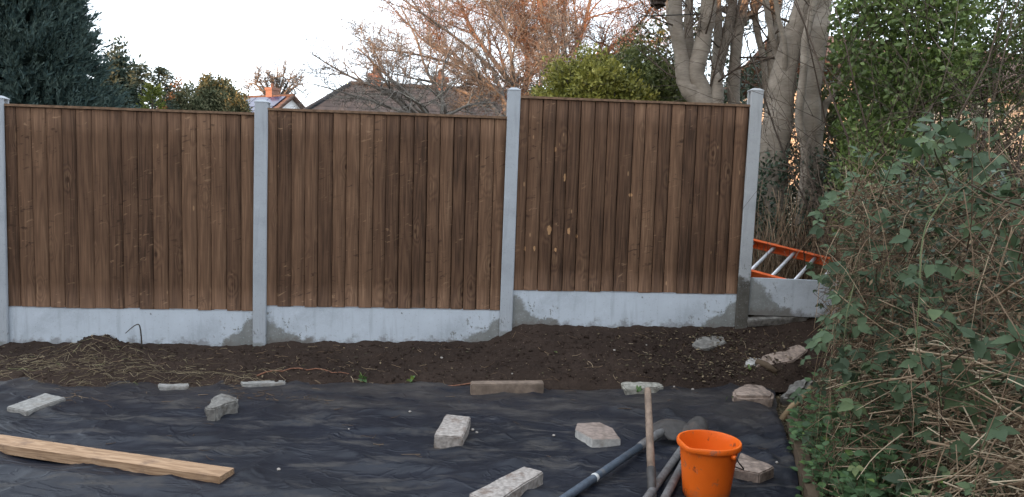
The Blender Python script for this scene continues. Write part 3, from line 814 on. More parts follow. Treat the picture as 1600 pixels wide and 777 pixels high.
# ------------------------------------------------------------------ bucket
def lathe(bm, prof, seg, fn=None):
    rings = []
    for r, z in prof:
        ring = []
        for i in range(seg):
            a = 2*math.pi*i/seg; rr = r
            p = Vector((rr*math.cos(a), rr*math.sin(a), z))
            if fn: p = fn(p, a, r, z)
            ring.append(bm.verts.new(p))
        rings.append(ring)
    for a, b in zip(rings, rings[1:]):
        for i in range(seg): bm.faces.new((a[i], a[(i+1) % seg], b[(i+1) % seg], b[i]))
    return rings
def orange_plastic():
    n = NT('orange_plastic'); o = n.obj(); x, y, z = n.xyz(o)
    a = n.noise(o, 9, 5, .7); b = n.noise(n.vec(x*30.0, y*30.0, z*8.0), 1.0, 3)
    col = n.mix(a, (.78, .125, .008), (.90, .175, .014))
    scf = n.step(b*.5 + a*.5, .60, .69)
    col = n.mix(scf*.45, col, (.30, .09, .03))
    mud = n.step(n.noise(o, 16, 5, .65), .60, .68)
    col = n.mix(mud*.55, col, (.20, .15, .12))
    blk = n.step(n.noise(n.vec(x*14.0 + 3.0, y*14.0, z*9.0), 1.0, 4, .7), .64, .70)
    col = n.mix(blk*.7, col, (.05, .035, .03))
    low = n.step(z, .07, .0)*n.step(a, .35, .6); col = n.mix(low*.6, col, (.12, .08, .06))
    return n.finish(col, .42, n.bump(a, .08, .004), spec=.4, transl=.12)
MT['orange'] = orange_plastic()
MT['wire'] = plain('dull_wire', (.07, .066, .062), .5, .15, 60, metallic=.3)
bc = G(1108, 691, .275); BR = .150
bk = empty('bucket', (bc.x, bc.y, .012), 'orange plastic bucket with pouring lip and wire handle, standing on the sheet', 'bucket')
spout = R_(222)
def bfn(p, a, r, z):
    d = (a - spout + math.pi) % (2*math.pi) - math.pi
    k = math.exp(-(d/.30)**2)*max(0, (z-.20)/.075)
    m = 1 + .085*k
    return Vector((p.x*m, p.y*m, p.z - .006*k))
bm = bmesh.new()
lathe(bm, [(.0005, .004), (.100, .004), (.106, .0), (.110, .006), (.1125, .03), (.126, .15), (.1365, .235), (.139, .246), (.1505, .248), (.1525, .252), (.1525, .268), (.1495, .274), (.1415, .274), (.1385, .266), (.1345, .235), (.124, .15), (.1095, .03), (.106, .012), (.0005, .010)], 72, bfn)
body = bm_obj('body', bm, MT['orange'], bk, True); body.data.set_sharp_from_angle(angle=R_(40))
Te = Tubes(); e1 = R_(-56); e2 = e1 + math.pi
pa = Vector((.158*math.cos(e1), .158*math.sin(e1), .243)); pb = Vector((.158*math.cos(e2), .158*math.sin(e2), .243))
mid = (pa+pb)/2; ax = (pa-pb)/2; out = Vector((-ax.y, ax.x, 0)).normalized()*.172
pts = []
for i in range(25):
    t = math.pi*i/24; q = mid + ax*math.cos(t)*1.03 + out*math.sin(t); q.z = .243 - .125*math.sin(t)**.7; pts.append(tuple(q))
Te.add(pts, .0034, 6); Te.build('wire_handle', MT['wire'], bk)
for q in (pa, pb):
    bm = bmesh.new(); bmesh.ops.create_cone(bm, cap_ends=True, segments=14, radius1=.012, radius2=.010, depth=.02, matrix=Matrix.Translation(q*.97) @ Vector((q.x, q.y, 0)).to_track_quat('Z', 'Y').to_matrix().to_4x4())
    for v in bm.verts: pass
    bm_obj('handle_ear', bm, MT['orange'], bk, True)

# ------------------------------------------------------------------ tools
MT['ash'] = plain('worn_ash_handle', (.215, .155, .115), .7, .3, 30, dirt=((.12, .085, .065), .6))
MT['blue_shaft'] = plain('blue_grey_shaft', (.062, .080, .105), .45, .25, 25, spec=.45, dirt=((.16, .15, .14), .5))
MT['grey_shaft'] = plain('muddy_grey_shaft', (.125, .120, .118), .7, .3, 30, dirt=((.10, .08, .065), .7))
MT['steel'] = plain('muddy_steel', (.048, .043, .040), .65, .35, 25, spec=.4, dirt=((.085, .062, .048), .7))
MT['band'] = plain('pale_band', (.5, .5, .48), .6, .1, 20)
def shaft(name, parent, pts, rad, mat, k=14): 
    t = Tubes(); t.add([tuple(p) for p in pts], rad, k); return t.build(name, MT[mat], parent)
# hoe with a wooden handle, head just below the frame
p0, p1 = at(1012, 608, 4.02), at(1018, 748, 3.60)
dv = (p1-p0).normalized(); p2 = p1 + dv*.34
hoe = empty('hoe', (p2.x, p2.y, 0), 'long tool with worn wooden handle and dark metal socket, standing across the others', 'hoe')
shaft('handle', hoe, [Vector(p)-hoe.location for p in (p0-dv*.004, p0, p0+dv*.012, (p0*2+p1)/3, (p0+p1*2)/3, p1)], [.008, .0155, .0175, .0185, .0195, .0205], 'ash')
shaft('socket', hoe, [Vector(p)-hoe.location for p in (p1-dv*.06, p1-dv*.055, p1+dv*.1, p1+dv*.2, p2)], [.019, .0225, .021, .016, .012], 'steel')
bm = bmesh.new(); box(bm, -.09, .09, -.004, .004, -.003, max(.02, p2.z-.0)+.01); o = bm_obj('blade', bm, MT['steel'], hoe)
# shovel with blue grey shaft
q0, q1 = at(868, 790, 3.36), at(1030, 676, 4.22); q0 = Vector((q0.x, q0.y, max(.05, q0.z)))
q0 = G(866, 790, .045); q1 = G(1031, 677, .085)
dv = (q1-q0).normalized()
shv = empty('shovel', (q1.x, q1.y, 0), 'shovel with blue-grey tubular shaft lying diagonally, blade toward the fence', 'shovel')
lp = lambda p: Vector(p) - shv.location
shaft('shaft', shv, [lp(q0-dv*.5), lp(q0), lp((q0+q1)/2), lp(q0.lerp(q1, .80))], .0205, 'blue_shaft')
shaft('collar', shv, [lp(q0.lerp(q1, .32)), lp(q0.lerp(q1, .325)), lp(q0.lerp(q1, .335)), lp(q0.lerp(q1, .34))], [.0205, .0225, .0225, .0205], 'band')
shaft('socket', shv, [lp(q0.lerp(q1, .77)), lp(q0.lerp(q1, .78)), lp(q0.lerp(q1, .92)), lp(q1), lp(q1+dv*.05)], [.021, .0245, .026, .024, .016], 'grey_shaft')
def blade(name, parent, origin, dirv, nrm, L_, W_, curl, tipround, mat, tipsq=.75, dish=.02):
    X = dirv.normalized(); Z = (nrm - X*nrm.dot(X)).normalized(); Y = Z.cross(X)
    nu, nv = 14, 11; V, F = [], []
    for sgn in (0, 1):
        for i in range(nu):
            u = i/(nu-1); ww = W_*(.55 + .45*min(1, (u/.18)**.7)) if u < .18 else W_
            if u > tipsq: ww *= math.sqrt(max(0.02, 1-((u-tipsq)/(1-tipsq))**2*tipround))
            for j in range(nv):
                v = 2*j/(nv-1)-1
                a = v*curl
                yy = ww/2*math.sin(a)/math.sin(curl); zz = (math.cos(a) - 1)*ww/2/math.sin(curl)
                p = Vector(origin) + X*(u*L_) + Y*yy + Z*(zz + dish*math.sin(u*math.pi) - sgn*.003 + (.012*math.exp(-(v/.22)**2)*max(0, 1-u*2)))
                V.append(tuple(p - parent.location))
    for sgn in (0, 1):
        o = sgn*nu*nv
        for i in range(nu-1):
            for j in range(nv-1):
                a = o+i*nv+j; F.append((a, a+1, a+nv+1, a+nv) if sgn == 0 else (a, a+nv, a+nv+1, a+1))
    n = nu*nv
    ring = [j for j in range(nv)] + [i*nv+nv-1 for i in range(1, nu)] + [(nu-1)*nv+j for j in range(nv-2, -1, -1)] + [i*nv for i in range(nu-2, 0, -1)]
    for a, b in zip(ring, ring[1:]+ring[:1]): F.append((a, a+n, b+n, b))
    return np_mesh(name, np.array(V), np.array(F), MT[mat], parent, None, True)
blade('blade', shv, q1+dv*.01+Vector((0, 0, .0)), (dv + Vector((.25, 0, .03))).normalized(), Vector((.15, -.1, 1)), .25, .20, .55, .5, 'steel', .8, .025)
# post hole digger: two parallel shafts, two scoops
r0, r1 = G(1003, 790, .05), G(1071, 694, .06)
s0, s1 = G(1030, 795, .05), G(1082, 697, .07)
dg = empty('post_hole_digger', (r1.x, r1.y, 0), 'post hole digger with two muddy grey shafts and a curved scoop behind the bucket', 'post hole digger')
lp = lambda p: Vector(p) - dg.location
for a, b in ((r0, r1), (s0, s1)):
    dd = (b-a).normalized()
    shaft('shaft', dg, [lp(a-dd*.6), lp(a), lp((a+b)/2), lp(b), lp(b+dd*.02)], [.0195, .0195, .0195, .021, .018], 'grey_shaft')
dd = (s1-s0).normalized()
b0_ = G(1081, 692, .07)
b1_ = G(1092, 655, .10)
ddb = (b1_-b0_).normalized()
shaft('socket', dg, [lp(b0_-ddb*.08), lp(b0_), lp(b0_+ddb*.08), lp(b0_+ddb*.14)], [.021, .026, .03, .02], 'steel')
blade('scoop', dg, b0_+ddb*.07, ddb + Vector((0, 0, .12)), Vector((-.30, -.5, 1)), .27, .135, 1.25, .75, 'steel', .55, .03)
blade('scoop', dg, r1+Vector((-.01, .04, -.02)), ddb + Vector((-.18, 0, .1)), Vector((-.8, .2, .5)), .22, .115, 1.1, .6, 'steel', .6, .02)

# ------------------------------------------------------------------ ladder behind the short gravel board
MT['ladder_orange'] = plain('orange_fibreglass', (.74, .13, .03), .5, .18, 12, spec=.35, dirt=((.30, .09, .04), .4))
MT['alu'] = plain('aluminium_rung', (.72, .73, .75), .45, .1, 40, metallic=.4)
la0, la1 = at(1140, 370, 7.15), at(1335, 418, 6.85)
lb0, lb1 = at(1095, 409, 6.78), at(1298, 464, 6.48)
ld = empty('ladder', ((la0+lb1)/2), 'orange fibreglass ladder with aluminium rungs lying behind the end post', 'ladder')
def rail(a, b, other):
    X = (b-a).normalized(); W_ = (other-a); W_ = (W_ - X*W_.dot(X)).normalized(); Z = X.cross(W_)
    bm = bmesh.new(); l = (b-a).length
    # channel section: web with two flanges turned inward
    sec = [(0, -.042), (.030, -.042), (.030, -.036), (.006, -.036), (.006, .036), (.030, .036), (.030, .042), (0, .042)]
    ends = []
    for t in (0, l): ends.append([bm.verts.new(a + X*t + W_*u + Z*v_ - ld.location) for u, v_ in sec])
    n = len(sec)
    for i in range(n): bm.faces.new((ends[0][i], ends[0][(i+1) % n], ends[1][(i+1) % n], ends[1][i]))
    bm.faces.new(ends[0]); bm.faces.new(ends[1][::-1])
    return bm_obj('rail', bm, MT['ladder_orange'], ld)
rail(la0, la1, lb0); rail(lb0, lb1, la0)
for i in range(6):
    t = .035 + .165*i
    a = la0.lerp(la1, t); b = lb0.lerp(lb1, t - .0)
    tt = Tubes(); dd = (b-a).normalized()
    tt.add([tuple(a - dd*.012 - ld.location), tuple((a+b)/2 - ld.location), tuple(b + dd*.012 - ld.location)], .0155, 12); tt.build('rung', MT['alu'], ld)
# something for the ladder to rest on: rotten log beneath it
MT['bark_brown'] = bark('brown_log_bark', (.045, .032, .022), (.10, .072, .048), (.17, .125, .085))
MT['dead_wood'] = bark('dead_branch', (.12, .085, .05), (.24, .17, .10), (.36, .27, .16))

# old timbers and stick along the right edge of the sheet
t0, t1 = G(1238, 658, .05), G(1275, 800, .05)
d = t1 - t0; bm = bmesh.new(); box(bm, -.03, .03, 0, d.length+.3, -.06, .035)
bmesh.ops.subdivide_edges(bm, edges=[e for e in bm.edges if e.calc_length() > .3], cuts=14)
for v in bm.verts: v.co.x += .010*mn.noise(v.co*5); v.co.z += .012*mn.noise(v.co*5 + Vector((7, 0, 0)))
o = bm_obj('edge_board', bm, MT['bark_brown']); o.location = t0; o.rotation_euler = (0, 0, math.atan2(d.y, d.x) - math.pi/2)
tag(o, 'old brown timber edge board half covered by weeds beside the sheet', 'board')
s0, s1 = G(1222, 656, .04), at(1268, 604, 4.75)
T = Tubes(); T.add([tuple(s0), tuple(s0.lerp(s1, .35) + Vector((0, 0, .012))), tuple(s0.lerp(s1, .7) + Vector((0, 0, -.008))), tuple(s1)], [.022, .020, .017, .014], 10)
tag(T.build('dead_branch', MT['dead_wood'], bumpy=.06), 'thick tan dead branch slanting up at the right corner of the sheet', 'branch')
s0, s1 = soil_at(1181, 570), soil_at(1213, 586)
T = Tubes(); T.add([tuple(s0 + Vector((0, 0, .03))), tuple((s0+s1)/2 + Vector((0, 0, .035))), tuple(s1 + Vector((0, 0, .02)))], [.024, .028, .02], 9)
tag(T.build('log', MT['bark_brown'], bumpy=.08), 'short dark log lying on the soil below the pale chalky lump', 'log')

# ------------------------------------------------------------------ bare trees
MT['twig_grey'] = stemmat('grey_twigs', [(0, (.11, .098, .088)), (.5, (.19, .17, .15)), (1, (.28, .26, .22))])
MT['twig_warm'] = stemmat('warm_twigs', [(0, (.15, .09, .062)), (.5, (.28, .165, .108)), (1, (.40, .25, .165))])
MT['bark_grey'] = bark('grey_bark', (.09, .08, .07), (.17, .152, .132), (.27, .245, .21))
MT['bark_beige'] = bark('smooth_beige_bark', (.12, .10, .08), (.26, .222, .18), (.42, .37, .31))
MT['bark_dark'] = bark('dark_bark', (.03, .025, .02), (.06, .05, .04), (.10, .085, .07))
def pxline(pts, Y):
    return [at(a, b, Y if len(q) == 0 else q[0]) for a, b, *q in pts]
def spline(P, n):
    P = [Vector(p) for p in P]; out = []
    for i in range(n):
        t = i/(n-1)*(len(P)-1); k = min(int(t), len(P)-2); u = t-k
        p0, p1, p2, p3 = P[max(0, k-1)], P[k], P[k+1], P[min(len(P)-1, k+2)]
        out.append(tuple(.5*((2*p1) + (p2-p0)*u + (2*p0-5*p1+4*p2-p3)*u*u + (3*p1-p0-3*p2+p3)*u**3)))
    return out

# low spreading fruit tree in front of the bungalow
t = empty('fruit_tree', at(690, 200, 12.0), 'bare grey fruit tree with low spreading branches in front of the bungalow', 'tree'); t.location.z = .3
TL, TW = Tubes(), Tubes()
cfg = dict(M=[9, 7, 5, 4], wob=[.10, .14, .17, .2], trop=[.01, .02, .04, .05], k=[6, 5, 3, 3], taper=[.30, .35, .45, .6], n=[10, 7, 6], t0=[.15, .15, .12], ang=[48, 48, 45], lr=[.42, .48, .5], rr=[.50, .55, .6], rmin=.0030, leaflev=9)
loc = np.array(t.location)
limbs = [((640, 178), (505, 60), 2.1, .034), ((650, 178), (560, 110), 1.5, .030), ((640, 178), (500, 118), 1.8, .028), ((668, 180), (590, 60), 1.9, .034), ((670, 182), (640, 80), 1.4, .026), ((690, 184), (760, 135), 1.2, .030), ((665, 182), (540, 95), 1.7, .027), ((690, 182), (700, 70), 1.5, .030), ((700, 184), (620, 20), 2.2, .034)]
hub = at(672, 215, 12.0)
for (a, b, l, r) in limbs:
    A_, B_ = at(a[0], a[1], 12.0 + rng.normal()*.15), at(b[0], b[1], 12.0 + rng.normal()*.6)
    TL.add(spline([hub - t.location, A_.lerp(hub, .5) + Vector((0, 0, -.03)) - t.location, A_ - t.location], 5), [r*1.5, r*1.3, r*1.2, r*1.1, r*1.0], 8)
    d = (B_ - A_)
    grow([TL, TW], A_ - t.location, d, d.length*1.06, r, 0, cfg)
TL.add([(0, 0, -.3), (.02, 0, .3), tuple(hub - t.location)], [.16, .13, .10], 10)
TL.build('trunk', MT['bark_grey'], t, bumpy=.05); TW.build('crown', MT['twig_grey'], t)

# tall bare tree whose top catches the low sun
def bare_tree(name, label, base, top_limbs, cfg, Y, mats, trunk_r, group=None, z0=.4):
    t = empty(name, (base.x, base.y, z0), label, 'tree', group)
    TL, TW = Tubes(), Tubes()
    for (pts, r, r2) in top_limbs:
        P = spline([Vector(p) - t.location for p in pts], 9)
        TL.add(P, np.linspace(r, r2, 9), 7)
        d = np.array(P[-1]) - np.array(P[-3])
        L_ = cfg['L']
        grow([TL, TW], P[-1], d, L_, r2, 1, cfg)
        for i in range(3, 9):
            for q in range(cfg.get('side', 2)):
                dd = np.array(P[min(i+1, 8)]) - np.array(P[i-1]); dd = dd/np.linalg.norm(dd)
                nd = dd + rng.normal(size=3)*.75; rr = (r + (r2-r)*i/8)*.55
                grow([TL, TW], P[i], nd, L_*(.5 + .5*rng.random()), rr, 1, cfg)
    TL.build('trunk', MT[mats[0]], t, bumpy=.03); TW.build('crown', MT[mats[1]], t)
    return t
cfgO = dict(M=[8, 8, 6, 5], wob=[.13, .17, .19, .22], trop=[.03, .035, .03, .03], k=[6, 5, 3, 3], taper=[.4, .3, .4, .5], n=[8, 16, 11], t0=[.2, .10, .1], ang=[38, 42, 46], lr=[.5, .48, .55], rr=[.55, .5, .6], rmin=.0040, leaflev=9, L=1.7, side=2)
Yo = 17.0
bO = at(880, 250, Yo)
lim = []
for (pts) in ([(880,250),(882,150),(870,90),(850,30),(835,-60)], [(880,250),(884,150),(893,95),(915,30),(935,-50)], [(880,250),(878,150),(850,105),(800,60),(760,10)], [(880,250),(886,140),(930,90),(975,60),(1010,25)],
              [(800,250),(815,180),(790,120),(745,60),(715,0)], [(800,250),(812,190),(775,140),(720,100),(670,70)], [(800,250),(815,170),(825,100),(815,40),(800,-30)], [(880,250),(884,130),(880,60),(885,-40),(890,-120)]):
    Yq = Yo + rng.normal()*.4
    P = [at(a, b, Yo if i == 0 else Yq + rng.normal()*.35) for i, (a, b) in enumerate(pts)]
    lim.append((P, .085, .022))
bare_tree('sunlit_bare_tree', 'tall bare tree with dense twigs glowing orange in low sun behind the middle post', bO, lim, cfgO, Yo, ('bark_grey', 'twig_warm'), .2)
# second bare tree at its left, arching over the bungalow
Yb = 14.0
lim = []
for pts in ([(795,260),(790,180),(770,110),(700,50),(630,0)], [(795,260),(800,180),(760,130),(690,95),(620,80)], [(795,260),(805,170),(800,100),(790,40),(770,-20)], [(795,260),(790,190),(740,150),(680,130),(640,122)], [(795,260),(800,200),(840,140),(870,100),(890,60)]):
    P = [at(a, b, Yb if i == 0 else Yb + rng.normal()*.5) for i, (a, b) in enumerate(pts)]
    lim.append((P, .055, .013))
cfgB = dict(cfgO, L=1.25, n=[8, 11, 9], rmin=.0038, side=2)
bare_tree('arching_bare_tree', 'grey bare tree with arching limbs left of the tall middle post', at(795, 260, Yb), lim, cfgB, Yb, ('bark_grey', 'twig_grey'), .15)
# round bare tree behind the house with solar panels
Yd = 58.0
lim = []
for k in range(9):
    x1 = 395 + k*9.5; P = [at(430, 175, Yd), at(430 + (x1-430)*.3, 155, Yd), at(430 + (x1-430)*.75, 135, Yd + rng.normal()), at(x1, 118 + abs(x1-432)*.35, Yd + rng.normal())]
    lim.append((P, .14, .05))
bare_tree('distant_bare_tree', 'small round bare tree rising behind the house with solar panels', at(430, 180, Yd), lim, dict(cfgO, L=1.5, n=[6, 6, 4], rmin=.022, side=1), Yd, ('bark_grey', 'twig_grey'), .2, z0=.5)

# ------------------------------------------------------------------ evergreen trees and shrubs beyond the fence
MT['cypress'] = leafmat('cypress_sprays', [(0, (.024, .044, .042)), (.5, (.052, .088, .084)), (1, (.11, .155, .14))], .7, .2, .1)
MT['pine'] = leafmat('dark_conifer_sprays', [(0, (.028, .046, .036)), (.55, (.058, .085, .065)), (1, (.12, .145, .105))], .7, .2, .1)
MT['yellow_conifer'] = leafmat('yellow_green_sprays', [(0, (.07, .095, .015)), (.5, (.13, .16, .025)), (1, (.22, .24, .05))], .7, .2, .15)
MT['olive'] = leafmat('olive_shrub', [(0, (.055, .066, .036)), (.5, (.11, .12, .062)), (1, (.20, .18, .10))], .7, .2, .15)
MT['rust'] = leafmat('rusty_shrub', [(0, (.09, .055, .03)), (.5, (.16, .095, .05)), (1, (.30, .15, .07))], .7, .2, .15)
MT['bush_yellow'] = leafmat('bright_hedge_leaves', [(0, (.09, .10, .018)), (.5, (.23, .225, .042)), (1, (.40, .36, .09))], .5, .3, .25)
MT['bush_green'] = leafmat('green_hedge_leaves', [(0, (.055, .072, .022)), (.5, (.115, .135, .040)), (1, (.16, .18, .06))], .5, .3, .25)

def conifer(name, label, base, zmax, radf, nspray, Ls, Wl, mat, group=None, up=.9, per=16, ang=None, cat='tree'):
    """layered sprays on a tapering crown; radf(z01) gives its radius"""
    t = empty(name, base, label, cat, group)
    z = rng.random(nspray)**.85*zmax; a = rng.random(nspray)*2*np.pi if ang is None else ang[0] + (ang[1]-ang[0])*rng.random(nspray)
    bump = np.array([.16*mn.noise(Vector((math.cos(q)*2.2, math.sin(q)*2.2, zz*1.1))) + .10*mn.noise(Vector((math.cos(q)*6, math.sin(q)*6, zz*3.0))) for q, zz in zip(a, z)])
    rad = np.array([radf(q) for q in z/zmax])*(1 + bump)*(1 - .28*rng.random(nspray)**2.2)
    o = np.stack([np.cos(a), np.sin(a), np.zeros_like(a)], 1)
    C = o*rad[:, None]; C[:, 2] = z
    D = unit(o*(.75 + .3*rng.random((nspray, 1))) + np.array([0, 0, up]) + rng.normal(size=(nspray, 3))*.22)
    s = np.repeat(np.arange(nspray), per)
    u = np.tile(np.linspace(.0, 1, per), nspray)
    sz = Ls*(.6 + .8*rng.random(nspray))
    Cc = C[s] + D[s]*((u-.35)*sz[s])[:, None] + rng.normal(size=(len(s), 3))*.035*Ls
    sd = unit(D[s] + rng.normal(size=(len(s), 3))*.42*(1.1-u[:, None]*.7))
    ln = sz[s]*.34*(1.15-.55*u)*(.7 + .6*rng.random(len(s)))
    rv = np.clip(.5 + .22*rng.normal(size=nspray)[s] + .12*rng.normal(size=len(s)) + .18*(u-.4), 0, 1)
    leaves('crown', Cc, sd, rdir(len(s)), ln, ln*Wl, MT[mat], t, rv)
    T = Tubes(); T.add([(0, 0, -.3), (0, 0, zmax*.45), (0, 0, zmax*.9)], [max(.06, radf(.0)*.10), max(.05, radf(.0)*.07), .02], 8); T.build('trunk', MT['bark_dark'], t)
    return t
# the big cypress: its own inner mass of dark foliage keeps daylight out
cb = at(20, 250, 15.0)
con = conifer('cypress_tree', 'massive dark blue-green cypress filling the upper left corner', (cb.x, cb.y, .2), 8.5,
        lambda q: 1.92*(1-q)**.62*(.93+.25*math.exp(-((q-.12)/.15)**2)) + .12, 7500, .34, .26, 'cypress', per=13, ang=(R_(170), R_(395)))
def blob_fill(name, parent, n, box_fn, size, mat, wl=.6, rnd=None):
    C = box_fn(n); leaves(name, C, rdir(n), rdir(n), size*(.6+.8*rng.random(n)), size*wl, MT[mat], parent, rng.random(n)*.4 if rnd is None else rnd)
def cfill(n):
    z = rng.random(n)*8; a = rng.random(n)*2*np.pi; r = np.array([1.92*(1-q/8.5)**.62 for q in z])*(.55 + .30*rng.random(n))
    return np.stack([np.cos(a)*r, np.sin(a)*r, z], 1)
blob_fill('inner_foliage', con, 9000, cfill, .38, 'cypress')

def dome(name, label, base, rx, ry, rz, n, size, mat, group=None, lump=.16, wl=.55, cat='shrub', shell=.35, twig=None, gap=-.55, z0=0.0, freq=2.4):
    """leafy crown of many small leaves held in lumps over a rounded volume"""
    t = empty(name, base, label, cat, group)
    n = int(n*2.4); size = size*.95
    z0 = 1.25; rz = rz - z0
    d = rdir(int(n*1.5)); d[:, 2] = np.where(d[:, 2] < -.25, -d[:, 2], d[:, 2])
    off = Vector((base[0], base[1], 0))
    nb = np.array([mn.noise(Vector(q)*freq + off) + .5*mn.noise(Vector(q)*freq*2.6 + off) for q in d])
    keep = nb > gap; d, nb = d[keep][:n], nb[keep][:n]; n = len(d)
    r = (1 + lump*1.6*nb)*(1 - shell*rng.random(n)**1.6)
    C = d*np.array([rx, ry, rz])*r[:, None] + np.array([0, 0, z0]) + rng.normal(size=(n, 3))*size*.5
    D = unit(rdir(n)*.9 + d*.7 + np.array([0, 0, .25]))
    rv = np.clip(.45 + .40*nb + .18*rng.normal(size=n), 0, 1)
    leaves('crown', C, D, unit(d + rdir(n)*.9), size*(.6+.8*rng.random(n)), size*wl, MT[mat], t, rv)
    T = Tubes()
    for k in range(14 if twig is None else twig):
        e = rdir(1)[0]; e[2] = abs(e[2]) + .3; e = unit(e); q = e*np.array([rx, ry, rz])*.92 + np.array([0, 0, z0]); m = q*.5 + rng.normal(size=3)*.08*rx
        T.add([tuple(rng.normal(size=3)*.05*rx*np.array([1, 1, 0]) + np.array([0, 0, -base[2]*.0 - .2])), tuple(m), tuple(q)], [.022*rz, .014*rz, .006*rz], 5)
    T.build('trunk', MT['bark_dark'], t)
    return t
def base_at(px, py, Y, z=.3):
    p = at(px, py, Y); return (p.x, p.y, z)
p = at(186, 92, 21.0); b = base_at(184, 165, 21.0)
dome('evergreen_tree', 'dark bushy evergreen just right of the massive cypress, thin leafy top', b, .62, .6, p.z-.3, 5200, .13, 'pine', lump=.22, cat='tree', freq=2.8)
for (px, top, wd, lab) in ((222, 102, .40, 'dark narrow conifer with upright pointed tip, left of the orange topped shrub'), (250, 108, .42, 'dark conifer with drooping tip leaning right, above the yellow green shrub')):
    p = at(px, top, 20.5); b = base_at(px, 165, 20.5)
    conifer('narrow_conifer', lab, b, p.z-.3, lambda q, w_=wd: w_*(1-q)**.5*(1+.25*math.sin(q*26)) + .04, 420, .30, .36, 'pine', 'narrow conifers beside the cypress', up=-.1, per=12)
p = at(238, 133, 19.0); conifer('yellow_conifer', 'small yellow green conifer shrub peeping over the left panel', base_at(238, 165, 19.0), p.z-.3, lambda q: .44*(1-q)**.5 + .03, 520, .20, .4, 'yellow_conifer', up=.5, per=12, cat='shrub')
p = at(272, 136, 24.0); dome('orange_topped_shrub', 'shrub with orange sunlit top between yellow conifer and olive dome', base_at(270, 165, 24.0), .55, .6, p.z-.3, 3600, .10, 'rust')
p = at(338, 124, 22.5); dome('domed_shrub', 'large rounded olive green shrub behind the left panel', base_at(338, 165, 22.5), .88, .85, p.z-.3, 11000, .10, 'olive', lump=.13)
p = at(296, 140, 21.5); dome('brown_green_shrub', 'low brownish green shrub at the left foot of the olive dome', base_at(296, 165, 21.5), .55, .5, p.z-.3, 4200, .09, 'olive', lump=.16)
p = at(372, 150, 21.0); dome('low_green_shrub', 'low grey green shrub beside the second post, under the solar panelled roof', base_at(372, 165, 21.0), .42, .4, p.z-.3, 3200, .09, 'olive')
# hedge bush right of the tall post
p = at(935, 92, 9.6); dome('yellow_green_bush', 'bright yellow green leafy bush above the raised panel', base_at(925, 165, 9.6, .5), .80, .8, p.z-.5, 12000, .062, 'bush_yellow', lump=.2, freq=3)
p = at(1005, 82, 10.2); dome('green_bush', 'darker green bush against the pale multi-stemmed trunk', base_at(1005, 165, 10.2, .5), .78, .8, p.z-.5, 11000, .062, 'bush_green', lump=.2, freq=3)
p = at(850, 150, 11); dome('brown_bush', 'low brownish bush beside the tall middle post', base_at(850, 170, 11, .4), .35, .4, p.z-.4, 1800, .07, 'olive', lump=.25)

# ------------------------------------------------------------------ multi-stemmed trees at the right
MT['twig_brown'] = stemmat('brown_twigs', [(0, (.05, .038, .030)), (.5, (.10, .075, .058)), (1, (.18, .14, .11))])
def stem_tree(name, label, base, stems, twigs, barkm='bark_beige', group=None, Y=8.5, ntw=3):
    t = empty(name, base, label, 'tree', group)
    TL, TW = Tubes(), Tubes()
    cfgT = dict(M=[6, 6, 5], wob=[.12, .14, .16], trop=[.05, .05, .05], k=[5, 4, 3], taper=[.4, .4, .5], n=[6, 5], t0=[.2, .2], ang=[42, 42], lr=[.5, .5], rr=[.5, .55], rmin=.0035, leaflev=9)
    for (pts, r0, r1, extra) in stems:
        P = [at(*q[:2], q[2] if len(q) > 2 else Y) for q in pts]
        if pts[0][1] > 190: P.insert(0, Vector((P[0].x - .05, P[0].y, .25)))
        if extra: P.append(P[-1] + (P[-1]-P[-2]).normalized()*extra + Vector((0, 0, .4*extra)))
        P = spline([q - t.location for q in P], 20)
        rad = np.linspace(r0, r1, 20)*(1+.035*rng.normal(size=20)); rad[:3] *= (1.18, 1.1, 1.04)
        TL.add(P, rad, 14)
        for k in range(ntw*2):
            i = rng.integers(9, 20)
            grow([TW], P[i], rng.normal(size=3) + np.array((0, 0, .4)), .5+.6*rng.random(), .008+.006*rng.random(), 0, cfgT)
        if extra:
            for k in range(5): grow([TW], P[19 - k % 3], rng.normal(size=3)*.5 + np.array((0, 0, .9)), 1.5+rng.random(), r1*.5, 0, cfgT)
    TL.build('trunk', MT[barkm], t, bumpy=.02); TW.build('crown', MT['twig_brown'], t)
    return t
Y1 = 8.6
b = at(1103, 165, Y1); b.z = .45
stem_tree('pale_forked_tree', 'pale smooth tree forking into two thick trunks behind the raised panel', b, [
    ([(1108,260),(1104,200),(1100,165),(1090,148),(1080,136)], .26, .07, 0),
    ([(1098,175),(1084,150),(1070,132),(1066,100),(1060,60),(1055,10)], .092, .066, 1.5),
    ([(1096,165),(1096,140),(1086,116),(1094,85),(1102,45),(1108,0)], .108, .082, 1.5),
    ([(1112,180),(1118,150),(1119,128),(1116,110)], .12, .035, 0),
    ([(1076,140,8.8),(1056,60,8.9),(1046,0,8.9)], .06, .05, 1.0),
    ([(1082,110,8.9),(1076,50,8.9),(1077,0,8.9)], .055, .045, 1.2)], 3, Y=Y1, ntw=2)
Y2 = 9.1
b = at(1125, 165, Y2); b.z = .45
